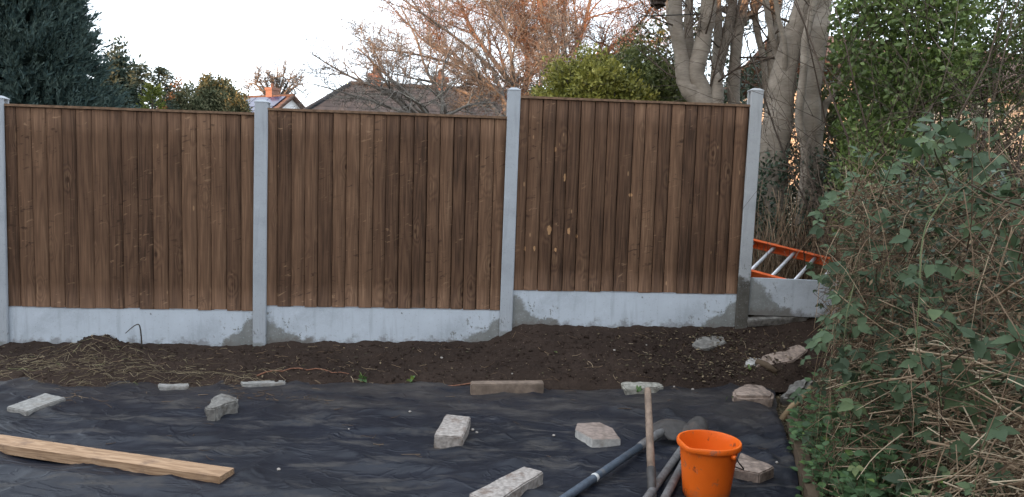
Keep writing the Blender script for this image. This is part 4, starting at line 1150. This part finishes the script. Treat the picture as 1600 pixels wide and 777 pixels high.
stem_tree('grey_stemmed_tree', 'group of thinner grey stems rising between the two larger pale trees', b, [
    ([(1120,260),(1116,150),(1120,90),(1122,30),(1120,-10)], .06, .045, 1.2),
    ([(1122,260),(1120,130),(1132,70),(1143,20),(1146,-10)], .07, .05, 1.2),
    ([(1135,260),(1120,120),(1140,60),(1165,30),(1195,-5)], .05, .03, 1.2),
    ([(1150,260),(1146,150),(1152,60),(1162,0)], .075, .055, 1.2),
    ([(1200,260),(1196,120),(1184,50),(1178,0)], .045, .03, 1.0),
    ([(1212,260),(1208,150),(1206,60),(1216,0)], .06, .05, 1.0),
    ([(1228,230),(1226,120),(1212,40),(1206,0)], .04, .03, 1.0)], 3, 'bark_beige', Y=Y2, ntw=2)
Y3 = 8.0
b = at(1205, 250, Y3); b.z = .55
stem_tree('leaning_tree', 'thick pale trunk leaning right behind the end post', b, [
    ([(1203,330),(1208,250),(1218,170),(1226,110),(1242,50),(1258,-5)], .18, .085, 1.6),
    ([(1214,195,8.0),(1224,140,7.95),(1226,70,7.85),(1215,20,7.8)], .034, .02, .6),
    ([(1218,200,8.1),(1222,140,8.1),(1216,90,8.2),(1205,50,8.2)], .045, .03, .8)], 3, Y=Y3, ntw=1)
Y4 = 7.9
b = at(1275, 240, Y4); b.z = .6
stem_tree('upright_tree', 'upright pale trunk at the left end of the green hedge', b, [
    ([(1268,320),(1268,220),(1266,160),(1274,90),(1282,40),(1286,-5)], .112, .078, 1.6),
    ([(1258,260,7.7),(1248,190,7.7),(1256,110,7.7),(1258,60,7.7),(1270,10,7.7)], .045, .03, .8),
    ([(1282,200,8.0),(1300,150,8.0),(1318,110,8.0)], .04, .02, .4)], 3, Y=Y4, ntw=1)

# nest-like lump hanging by the wire
n0 = at(1028, 3, 8.3)
bm = bmesh.new(); bmesh.ops.create_icosphere(bm, subdivisions=4, radius=.085)
for v in bm.verts:
    v.co.z *= .85; v.co.x *= .9; v.co += v.co.normalized()*(.010*mn.noise(v.co*35) + .012*math.sin(v.co.z*140))
MT['nest'] = plain('dark_woven_lump', (.055, .040, .032), .95, .5, 60, bump=.8)
o = bm_obj('hanging_nest', bm, MT['nest'], None, True); o.location = n0
tag(o, 'dark brown rounded nest hanging beside the forked trunk at the top edge', 'nest')
T = Tubes(); wa, wb = at(1002, 26, 8.3), at(1095, 22, 8.55)
T.add(spline([wa + Vector((.0, .0, -.06)), wa, wa.lerp(wb, .5) + Vector((0, 0, .0)), wb], 14), .006, 5)
T.add(spline([n0 + Vector((0, 0, .06)), n0 + Vector((.06, .05, .5)), n0 + Vector((.2, .1, 1.1))], 6), .004, 4)
MT['black_wire'] = plain('black_wire', (.02, .02, .02), .6, .1, 10)
tag(T.build('wire', MT['black_wire']), 'thin dark wire reaching left from the pale forked trunk', 'wire')

# ------------------------------------------------------------------ hedge and undergrowth at the right
MT['bramble'] = leafmat('bramble_leaves', [(0, (.022, .038, .019)), (.35, (.043, .072, .035)), (.75, (.078, .118, .054)), (.93, (.13, .17, .07)), (1, (.24, .28, .11))], .6, .16, .22)
MT['weed'] = leafmat('weed_leaves', [(0, (.030, .070, .026)), (.5, (.064, .135, .048)), (.85, (.115, .21, .062)), (1, (.22, .30, .06))], .5, .25, .28)
MT['privet'] = leafmat('privet_leaves', [(0, (.055, .085, .020)), (.5, (.125, .185, .045)), (1, (.25, .32, .09))], .45, .4, .28)
MT['ivy'] = leafmat('dark_ivy_leaves', [(0, (.016, .030, .019)), (.5, (.036, .062, .036)), (1, (.07, .11, .06))], .45, .4, .15)
MT['dead_leaf'] = leafmat('dead_leaves', [(0, (.04, .026, .017)), (.5, (.10, .064, .040)), (.85, (.19, .125, .078)), (1, (.30, .22, .14))], .85, .1, .15)
MT['cane'] = stemmat('dead_canes', [(0, (.070, .046, .031)), (.4, (.165, .110, .070)), (.75, (.31, .225, .145)), (1, (.50, .40, .28))])
MT['green_cane'] = stemmat('living_canes', [(0, (.06, .04, .03)), (.5, (.10, .085, .05)), (1, (.12, .15, .07))])
MT['straw'] = stemmat('straw', [(0, (.13, .10, .06)), (.5, (.27, .215, .135)), (.9, (.42, .35, .23)), (1, (.17, .21, .08))])

def hx(y): y = np.asarray(y); return 1.38 + np.where(y > 3.5, .435, .10)*(y - 3.5)            # foot of the hedge beside the sheet
def arc(p, d, L_, sag, m=8, wob=.06):
    pts = [np.array(p, float)]; d = np.array(d, float); d /= np.linalg.norm(d)
    for i in range(m-1):
        d = d + np.array((0, 0, -sag/m)) + rng.normal(size=3)*wob; d /= np.linalg.norm(d)
        pts.append(pts[-1] + d*L_/(m-1))
    return pts
def clear_of_lens(P):
    """keep growth out of the photographer's face"""
    P = np.asarray(P); return bool(np.all((P[:, 1] > 1.35) & (P[:, 0] > .52*P[:, 1] - .0)) | np.all(P[:, 1] > 2.9))
def bramble(name, label, n, ybox, zbox, depth, lsize, leafn, mat='bramble', fx=None, dirs=(-.5, -.25, .35)):
    """arching canes carrying leaves of three or five leaflets"""
    t = empty(name, (float(hx(np.mean(ybox)))+.5, float(np.mean(ybox)), 0), label, 'bramble')
    o = np.array(t.location); T = Tubes(); C, D, N_, Ln, Rv = [], [], [], [], []
    for _ in range(n):
        y = rng.uniform(*ybox); z = rng.uniform(*zbox); x = float(hx(y)) + .12 + depth*rng.random()**1.2 + (0 if fx is None else fx(y, z))
        d = np.array(dirs) + rng.normal(size=3)*.5
        P = arc((x, y, z), d, rng.uniform(.35, .9), rng.uniform(.6, 1.6), 9, .09)
        if not clear_of_lens(P) or min(q[2] for q in P) < .03 or min(q[0] - float(hx(q[1])) for q in P) < -.06: continue
        T.add([q - o for q in P], np.linspace(.0035, .0014, 9), 4)
        for i in range(2, 9):
            if rng.random() < .25: continue
            tg = np.array(P[i]) - np.array(P[i-1]); tg /= np.linalg.norm(tg)
            side = np.cross(tg, (0, 0, 1)); side = side/np.linalg.norm(side)*(1 if i % 2 else -1)
            pd = unit(side*.9 + tg*.5 + np.array((0, 0, .25)) + rng.normal(size=3)*.3)
            s = lsize*(.55 + .75*rng.random())*(1 - .3*(i == 8))
            e = np.array(P[i]) + pd*s*.7
            T.add([P[i] - o, (P[i] + e)/2 - o, e - o], .0009, 3)
            nrm = unit(np.array((-.25, -.45, .9)) + rng.normal(size=3)*.45)
            sd = np.cross(nrm, pd); rv = np.clip(rng.normal(.42, .2) + (.5 if rng.random() < .03 else 0), 0, 1)
            k = leafn if rng.random() < .7 else 5
            angs = (0, 75, -75, 130, -130)[:k]
            for a in angs:
                dd = pd*math.cos(R_(a)) + sd*math.sin(R_(a))
                C.append(e + dd*s*.06); D.append(dd + np.array((0, 0, -.25))); N_.append(nrm + rng.normal(size=3)*.18); Ln.append(s*(1.0 if a == 0 else .82)); Rv.append(np.clip(rv + rng.normal()*.06, 0, 1))
    Ln = np.array(Ln)
    leaves('foliage', np.array(C) - o, D, N_, Ln, Ln*.68, MT[mat], t, np.array(Rv), SERR)
    T.build('canes', MT['green_cane'], t)
    return t
bramble('bramble_bush', 'dark leaved bramble arching over the top of the dead canes at the right edge', 150, (2.0, 4.8), (.75, 1.60), .75, .063, 3)
bramble('bramble_bush', 'bramble with scattered dark leaves around the middle of the hedge, right of the ladder', 170, (3.1, 6.2), (.35, 1.40), .7, .054, 3)
bramble('bramble_bush', 'sparse low bramble leaves among the cut canes near the bottom right corner', 40, (2.1, 3.4), (.3, .8), .5, .058, 3)

# thicket: tangle of dead stems and leaves that fills the hedge
th = empty('dead_thicket', (2.3, 4.2, 0), 'tangled brown thicket of dead stems filling the hedge right of the ladder', 'thicket'); o = np.array(th.location)
T = Tubes()
for _ in range(8500):
    y = 1.7 + 5.2*rng.random(); x = float(hx(y)) + .10 + 1.2*rng.random()**1.5; z = .02 + 1.50*rng.random()**.9
    d = rng.normal(size=3)*np.array((1, .8, .7)) + np.array((-.35, 0, .1))
    if y < 3.3 and z < 1.0 and rng.random() < .6: continue
    P = arc((x, y, z), d, rng.uniform(.15, .6), rng.uniform(-.2, 1.2), 5, .12)
    if not clear_of_lens(P): continue
    if P[-1][0] < float(hx(P[-1][1])) - .02: continue
    T.add([q - o for q in P], np.linspace(1, .6, 5)*rng.uniform(.0009, .0027), 3, np.clip(rng.normal(.36, .24), 0, 1))
T.build('stems', MT['cane'], th)
def band(n, x0, xd, y0, y1, z0, z1, pw=1.4):
    y = y0 + (y1-y0)*rng.random(n); x = hx(y) + x0 + xd*rng.random(n)**pw; z = z0 + (z1-z0)*rng.random(n)
    C = np.stack([x, y, z], 1); k = (C[:, 1] > 2.9) | (C[:, 0] > .56*C[:, 1]); return C[k & (C[:, 1] > 1.4)]
C = band(26000, .16, 1.3, 1.6, 7.0, .0, 1.55); n = len(C)
leaves('dead_leaves', C - o, rdir(n), rdir(n, .4), .023*(.4+rng.random(n)), .012, MT['dead_leaf'], th)
C = band(16000, .30, 1.3, 1.8, 7.0, .15, 1.62); n = len(C)
nb = np.array([mn.noise(Vector(q)*2.4) for q in C]); C = C[(nb > -.05) & ~((C[:, 1] < 3.3) & (C[:, 2] < .9))]; n = len(C)
leaves('small_leaves', C - o, rdir(n), rdir(n, .5), .032*(.5+rng.random(n)), .019, MT['ivy'], th, None, OVATE_S)

# heap of cut canes in the near right corner
T = Tubes()
for _ in range(2100):
    y = 1.55 + 1.75*rng.random(); x = float(hx(y)) + .22 + .8*rng.random()**1.2; z = .05 + .95*rng.random()
    d = np.array((-1.0, .10, -.10)) + rng.normal(size=3)*np.array((.25, .55, .30))
    if rng.random() < .22: d = rng.normal(size=3)
    P = arc((x, y, z), d, rng.uniform(.25, .95), rng.uniform(-.3, .7), 7, .05)
    if not clear_of_lens(P): continue
    if min(q[0] - float(hx(q[1])) for q in P) < .04: continue
    T.add(P, np.linspace(1, .55, 7)*rng.uniform(.0016, .0042)*(1.6 if rng.random() < .06 else 1), 5, np.clip(rng.normal(.72, .27), 0, 1))
tag(T.build('cut_canes', MT['cane'], bumpy=.05), 'heap of cut dead canes lying in the near right corner', 'cut canes', None, 'stuff')
for (pa, pb, pm, r, lab) in (
        ((1620, 560, 2.25), (1330, 612, 3.2), (1480, 572, 2.7), .009, 'long tan cane pointing left out of the middle of the cut heap'),
        ((1625, 420, 2.2), (1455, 500, 2.9), (1530, 478, 2.5), .008, 'brown cane slanting down left near the right edge, above the cut heap'),
        ((1450, 690, 2.6), (1620, 745, 2.1), (1530, 712, 2.35), .008, 'thick pale cane lying low across the bottom of the cut heap')):
    A_, M_, B_ = at(*pa), at(*pm), at(*pb)
    r *= .62; P = [np.array(q) + rng.normal(size=3)*.0035*(0 < i < 9) for i, q in enumerate(spline([A_, M_, B_], 10))]
    T = Tubes(); T.add(P, np.linspace(r, r*.5, 10)*(1+.12*rng.normal(size=10)), 8, .6)
    tag(T.build('cane', MT['cane'], bumpy=.05), lab, 'cane', 'thick canes in the hedge')

# green weeds spilling over the edge board
def weeds(name, label, n, foot, spread, hmax, lsize, mat='weed'):
    t = empty(name, foot, label, 'weeds'); T = Tubes(); lsize *= 1.4; hmax *= 1.15; C, D, N_, Ln, Rv = [], [], [], [], []
    for _ in range(n):
        p = np.array((rng.normal()*spread[0], rng.normal()*spread[1], 0)); p[2] = max(-.02, ground_h(p[0]+foot[0], p[1]+foot[1]) - foot[2] - .01); h = hmax*(.35 + .65*rng.random())
        P = arc(p, (rng.normal()*.35, rng.normal()*.35 - .12, 1), h, .5, 6, .10)
        if min(q[0] + foot[0] - xright(q[1] + foot[1]) for q in P) < .0: continue
        T.add(P, np.linspace(.002, .001, 6), 4)
        for i in range(1, 6):
            for s in (1, -1):
                if rng.random() < .2: continue
                a = rng.random()*6.28; dd = np.array((math.cos(a), math.sin(a), .25)); C.append(P[i]); D.append(dd); N_.append(np.array((-.1, -.35, 1)) + rng.normal(size=3)*.3)
                Ln.append(lsize*(.5+.8*rng.random())); Rv.append(np.clip(rng.normal(.45, .2) + (.5 if rng.random() < .02 else 0), 0, 1))
    Ln = np.array(Ln)
    leaves('foliage', C, D, N_, Ln, Ln*.62, MT[mat], t, np.array(Rv), OVATE); T.build('stems', MT['green_cane'], t); return t
for (px, py, n, sx, sy, h, ls, lab) in ((1330, 760, 70, .10, .16, .42, .036, 'fresh green weeds at the bottom, right of the old edge board'), (1300, 690, 60, .09, .16, .40, .036, 'fresh green weeds beside the lower end of the dead branch'),
                                         (1275, 640, 40, .07, .14, .38, .040, 'glossy green weeds behind the thick tan dead branch'), (1385, 700, 45, .10, .16, .36, .032, 'dull green weeds between the edge board and the cut canes'),
                                         (1395, 790, 45, .10, .14, .36, .034, 'low green weeds under the cut canes at the bottom edge')):
    p = G(px, py, .25); p.x = max(p.x, xright(p.y) + .13); weeds('weed_clump', lab, int(n*1.8), (p.x, p.y, ground_h(p.x, p.y)), (sx*1.25, sy*1.0), h*.85, ls)

# evergreen hedge above the brambles
def leafy(name, label, cat, n, cx, cy, cz, rx, ry, rz, size, mat, gap, freq=1.7, group=None, stems=40, wl=.5, twigmat='twig_brown', tpl=LEAF4, foot=.5):
    t = empty(name, (cx, cy, foot), label, cat, group); o = np.array(t.location)
    C = (rng.random((n*3, 3))*2 - 1); C = C[(C**2).sum(1) < 1][:n*2]*np.array([rx, ry, rz]) + np.array([cx, cy, cz])
    nb = np.array([mn.noise(Vector(q)*freq) + .55*mn.noise(Vector(q)*freq*2.7) for q in C])
    C = C[nb > gap][:n]; nb = nb[nb > gap][:n]; m = len(C)
    rv = np.clip(.45 + .25*nb + .2*rng.normal(size=m), 0, 1)
    leaves('foliage', C - o, rdir(m, .1), rdir(m, .5), size*(.55+.8*rng.random(m)), size*wl, MT[mat], t, rv, tpl)
    T = Tubes()
    cf = dict(M=[8, 6, 4], wob=[.12, .16, .2], trop=[.06, .04, .02], k=[5, 4, 3], taper=[.3, .4, .5], n=[8, 6], t0=[.2, .2], ang=[45, 45], lr=[.4, .5], rr=[.5, .55], rmin=.0022, leaflev=9)
    for k in range(stems):
        p = np.array((rng.uniform(-.7, .7)*rx, rng.uniform(-.7, .7)*ry, 0)); d = np.array((rng.normal()*.28, rng.normal()*.28, 1))
        grow([T], p, d, (cz + rz*.8 - foot)*(.8+.3*rng.random()), .012, 0, cf)
    T.build('branches', MT[twigmat], t)
    return t
leafy('privet_hedge', 'tall fresh green privet bush just right of the upright pale trunk', 'bush', 11000, 3.18, 6.6, 2.70, .58, .6, 1.2, .066, 'privet', -.30, stems=16)
leafy('privet_hedge', 'loose green leafy bush at the top right with bright sky showing through', 'bush', 9000, 4.75, 7.0, 3.10, 1.15, .7, .85, .058, 'privet', -.05, freq=2.2, stems=12)
leafy('bare_thorn_bush', 'brown twiggy bush with sunlit house glowing through its gaps', 'bush', 10000, 4.35, 7.1, 2.15, 1.3, .5, .85, .044, 'privet', .0, stems=12)
leafy('ivy_undergrowth', 'dark ivy undergrowth behind the end post and ladder', 'undergrowth', 9000, 2.9, 7.9, 1.05, .9, .5, .9, .055, 'ivy', -.25, stems=6)
leafy('ivy_undergrowth', 'dark green undergrowth below the sunlit house, behind the brambles', 'undergrowth', 16000, 4.6, 7.7, 1.05, 1.7, .8, 1.02, .060, 'ivy', -.5, stems=8)
leafy('ivy_undergrowth', 'shadowy undergrowth behind the pale trunks above the raised panel', 'undergrowth', 12000, 2.6, 10.6, 2.2, 1.9, .5, 1.7, .075, 'ivy', .0, freq=1.5, stems=8)
leafy('mixed_bush', 'brown and green leafy bush between the privet and the brambles', 'bush', 7000, 3.12, 6.2, 1.45, .62, .55, .70, .045, 'privet', -.15, stems=24)

leafy('shaded_bush', 'dark green bush filling the gap between the upright pale trunk and the privet', 'bush', 9000, 3.62, 8.5, 2.0, .55, .4, 1.15, .060, 'bush_green', -.3, stems=8)

# dry stalks standing behind the ladder
T = Tubes()
for _ in range(420):
    a = at(rng.uniform(1176, 1340), 390, rng.uniform(7.0, 7.8)); a.z = .45
    P = arc(a, (rng.normal()*.25, rng.normal()*.2, 1), rng.uniform(.35, 1.15), rng.uniform(0, .5), 6, .06)
    T.add(P, np.linspace(1, .5, 6)*rng.uniform(.002, .007), 5, np.clip(rng.normal(.5, .2), 0, 1))
tag(T.build('dry_stalks', MT['cane'], bumpy=.06), 'dry brown stalks standing behind the orange ladder', 'stalks', None, 'stuff')

# ------------------------------------------------------------------ litter
_ib = bmesh.new(); bmesh.ops.create_icosphere(_ib, subdivisions=1, radius=1); ICO_V = np.array([v.co[:] for v in _ib.verts]); ICO_F = np.array([[v.index for v in f.verts] for f in _ib.faces]); _ib.free()
n = 6500
X = rng.uniform(-4.6, 2.3, n); tt_ = rng.random(n)**.8
Yc = np.array([yedge(x) - .06 + (yf(x) - .03 - yedge(x))*t for x, t in zip(X, tt_)])
Zc = np.array([soil_z(x, y) for x, y in zip(X, Yc)])
S_ = .003 + .016*rng.random(n)**6
Vt = ICO_V[None]*(1 + .30*rng.normal(size=(n, len(ICO_V), 1)))*S_[:, None, None]*rng.uniform(.6, 1.3, (n, 1, 3)) + np.stack([X, Yc, Zc - S_*.15], 1)[:, None, :]
tag(np_mesh('soil_crumbs', Vt.reshape(-1, 3), (ICO_F[None] + (np.arange(n)*len(ICO_V))[:, None, None]).reshape(-1, 3), MT['soil'], None, np.repeat(rng.random(n), len(ICO_V)), True), 'dark crumbs of soil all over the dug bed', 'soil crumbs', None, 'stuff')

def lay(T, x, y, L_, r, zf, mat_rnd, lift=.004, curl=.5, m=6, up=0.0, k=4):
    a = rng.random()*6.283; P = []; da = rng.normal()*curl
    for i in range(m):
        P.append((x, y, zf(x, y) + lift + up*math.sin(math.pi*i/(m-1))*L_)); x += math.cos(a)*L_/(m-1); y += math.sin(a)*L_/(m-1)*.6; a += da/m + rng.normal()*.09
    T.add(P, np.linspace(1, .6, m)*r, k, mat_rnd)
T = Tubes()
for _ in range(360):      # straw pulled out with the turf
    x = -2.95 + rng.normal()*.42; y = 5.42 + rng.normal()*.13
    if not (yedge(x)-.05 < y < yf(x)-.06): continue
    lay(T, x, y, rng.uniform(.03, .15), rng.uniform(.0008, .0016), soil_z, np.clip(rng.normal(.45, .28), 0, 1), .006, .25, 5, rng.uniform(0, .10), 3)
for _ in range(350):
    x = rng.uniform(-4.3, -1.6); y = yedge(x) + rng.uniform(-.05, .22)
    lay(T, x, y, rng.uniform(.04, .18), rng.uniform(.0008, .0016), soil_z, np.clip(rng.normal(.40, .25), 0, 1), .005, .3, 5, .05, 3)
tag(T.build('dry_grass', MT['straw']), 'dry straw and pulled grass around the heap of turf', 'dry grass', None, 'stuff')
T = Tubes()
for _ in range(240):
    x = rng.uniform(-4.4, 2.2); y = yedge(x) + rng.uniform(-.05, yf(x) - yedge(x) - .08)
    lay(T, x, y, rng.uniform(.03, .16), rng.uniform(.0010, .0024), soil_z, np.clip(rng.normal(.45, .25), 0, 1), .004, .9)
for _ in range(60):
    p = G(rng.uniform(40, 1200), 608 + 130*rng.random()**2)
    if p.x < xright(p.y) - .1: lay(T, p.x, p.y, rng.uniform(.02, .11), rng.uniform(.0009, .002), tarp_z, np.clip(rng.normal(.35, .2), 0, 1), .003, .9)
for _ in range(220):
    y = rng.uniform(3.2, 5.6); x = xright(y) + rng.uniform(.0, .26)
    lay(T, x, y, rng.uniform(.04, .2), rng.uniform(.0010, .0024), surf, np.clip(rng.normal(.42, .25), 0, 1), .02, .9)
for (px, py, c) in ((385, 622, 26), (470, 632, 18), (120, 628, 12)):
    for _ in range(c):
        p = G(px + rng.normal()*22, py + rng.normal()*5); lay(T, p.x, p.y, rng.uniform(.02, .12), rng.uniform(.0009, .002), tarp_z, np.clip(rng.normal(.3, .2), 0, 1), .003, .9)
tag(T.build('twig_litter', MT['cane']), 'scattered small twigs over the soil and the edge of the sheet', 'twig litter', None, 'stuff')
n = 1900; C = []
for _ in range(n):
    u = rng.random()
    if u < .50: y = rng.uniform(3.2, 5.7); x = xright(y) + rng.uniform(-.02, .26)
    else:
        x = min(2.35, rng.normal(1.75, .35)) if u < .85 else rng.uniform(-4.4, 2.2)
        y = yedge(x) + rng.uniform(-.04, max(.1, yf(x) - yedge(x) - .06))
    C.append((x, y, surf(x, y) + (.022 if u < .50 else .008)))
C = np.array(C)
leaves('leaf_litter', C, rdir(n, 0)*np.array([1, 1, .25]), rdir(n, 1.6), .026*(.4+rng.random(n)), .015, MT['dead_leaf'], None, None, OVATE_S)
tag(bpy.data.objects['leaf_litter'], 'dead brown leaves scattered on the soil, thickest at the right', 'leaf litter', None, 'stuff')

# single pieces one can pick out
a, b, c, d_ = soil_at(222, 546), at(219, 512, 5.62), at(212, 508, 5.6), at(196, 521, 5.58)
T = Tubes(); T.add(spline([a, b, c, d_], 12), np.linspace(.006, .003, 12), 6)
tag(T.build('bent_twig', MT['bark_dark']), 'dark bent twig standing like a hook beside the heap of turf', 'twig')
T = Tubes(); A_, B_ = soil_at(402, 585), soil_at(545, 588)
pts = [soil_at(402 + i*13, 586 - 9*math.sin(i/11*3.14) + (3 if i % 3 == 0 else 0)) + Vector((0, 0, .008)) for i in range(12)]
T.add(pts, np.linspace(.006, .003, 12), 6); MT['root'] = plain('reddish_root', (.22, .10, .06), .8, .3, 30)
tag(T.build('root', MT['root'], bumpy=.05), 'reddish root lying along the soil edge in front of the middle panel', 'root')
T = Tubes(); pts = [soil_at(650 + i*10, 600 + 5*math.sin(i/9*3.14)) + Vector((0, 0, .008)) for i in range(10)]
T.add(pts, np.linspace(.003, .005, 10), 6); tag(T.build('root', MT['root'], bumpy=.05), 'reddish root trailing to the brown edging block', 'root')
def sprig(px, py, n, ls, label, on_soil=True):
    p = soil_at(px, py) if on_soil else G(px, py, .02)
    t = leaves('green_sprig', np.zeros((n, 3)) + rng.normal(size=(n, 3))*np.array([.010, .008, .004]) + np.array([0, 0, .02]), rdir(n, .2), rdir(n, 1.0), ls*(.6+.7*rng.random(n)), ls*.6, MT['weed'], None, np.clip(rng.normal(.85, .1, n), 0, 1), OVATE)
    t.location = p; tag(t, label, 'sprig', 'green sprigs on soil and sheet')
sprig(565, 597, 7, .055, 'bright green leaves lying at the soil edge in front of the middle panel')
sprig(642, 597, 5, .045, 'small green sprig at the soil edge left of the brown edging block')
sprig(995, 616, 3, .05, 'green leaf beside the tip of the wooden handle', False)
sprig(1139, 625, 2, .035, 'tiny green leaf left of the rough lump at the sheet corner', False)
sprig(868, 556, 2, .03, 'tiny yellow green leaf on bare soil below the raised panel')
sprig(1171, 578, 4, .035, 'small green sprig beside the short dark log')
MT['curled'] = MT['dead_leaf']
"""for every named object: nothing else is left to place"""
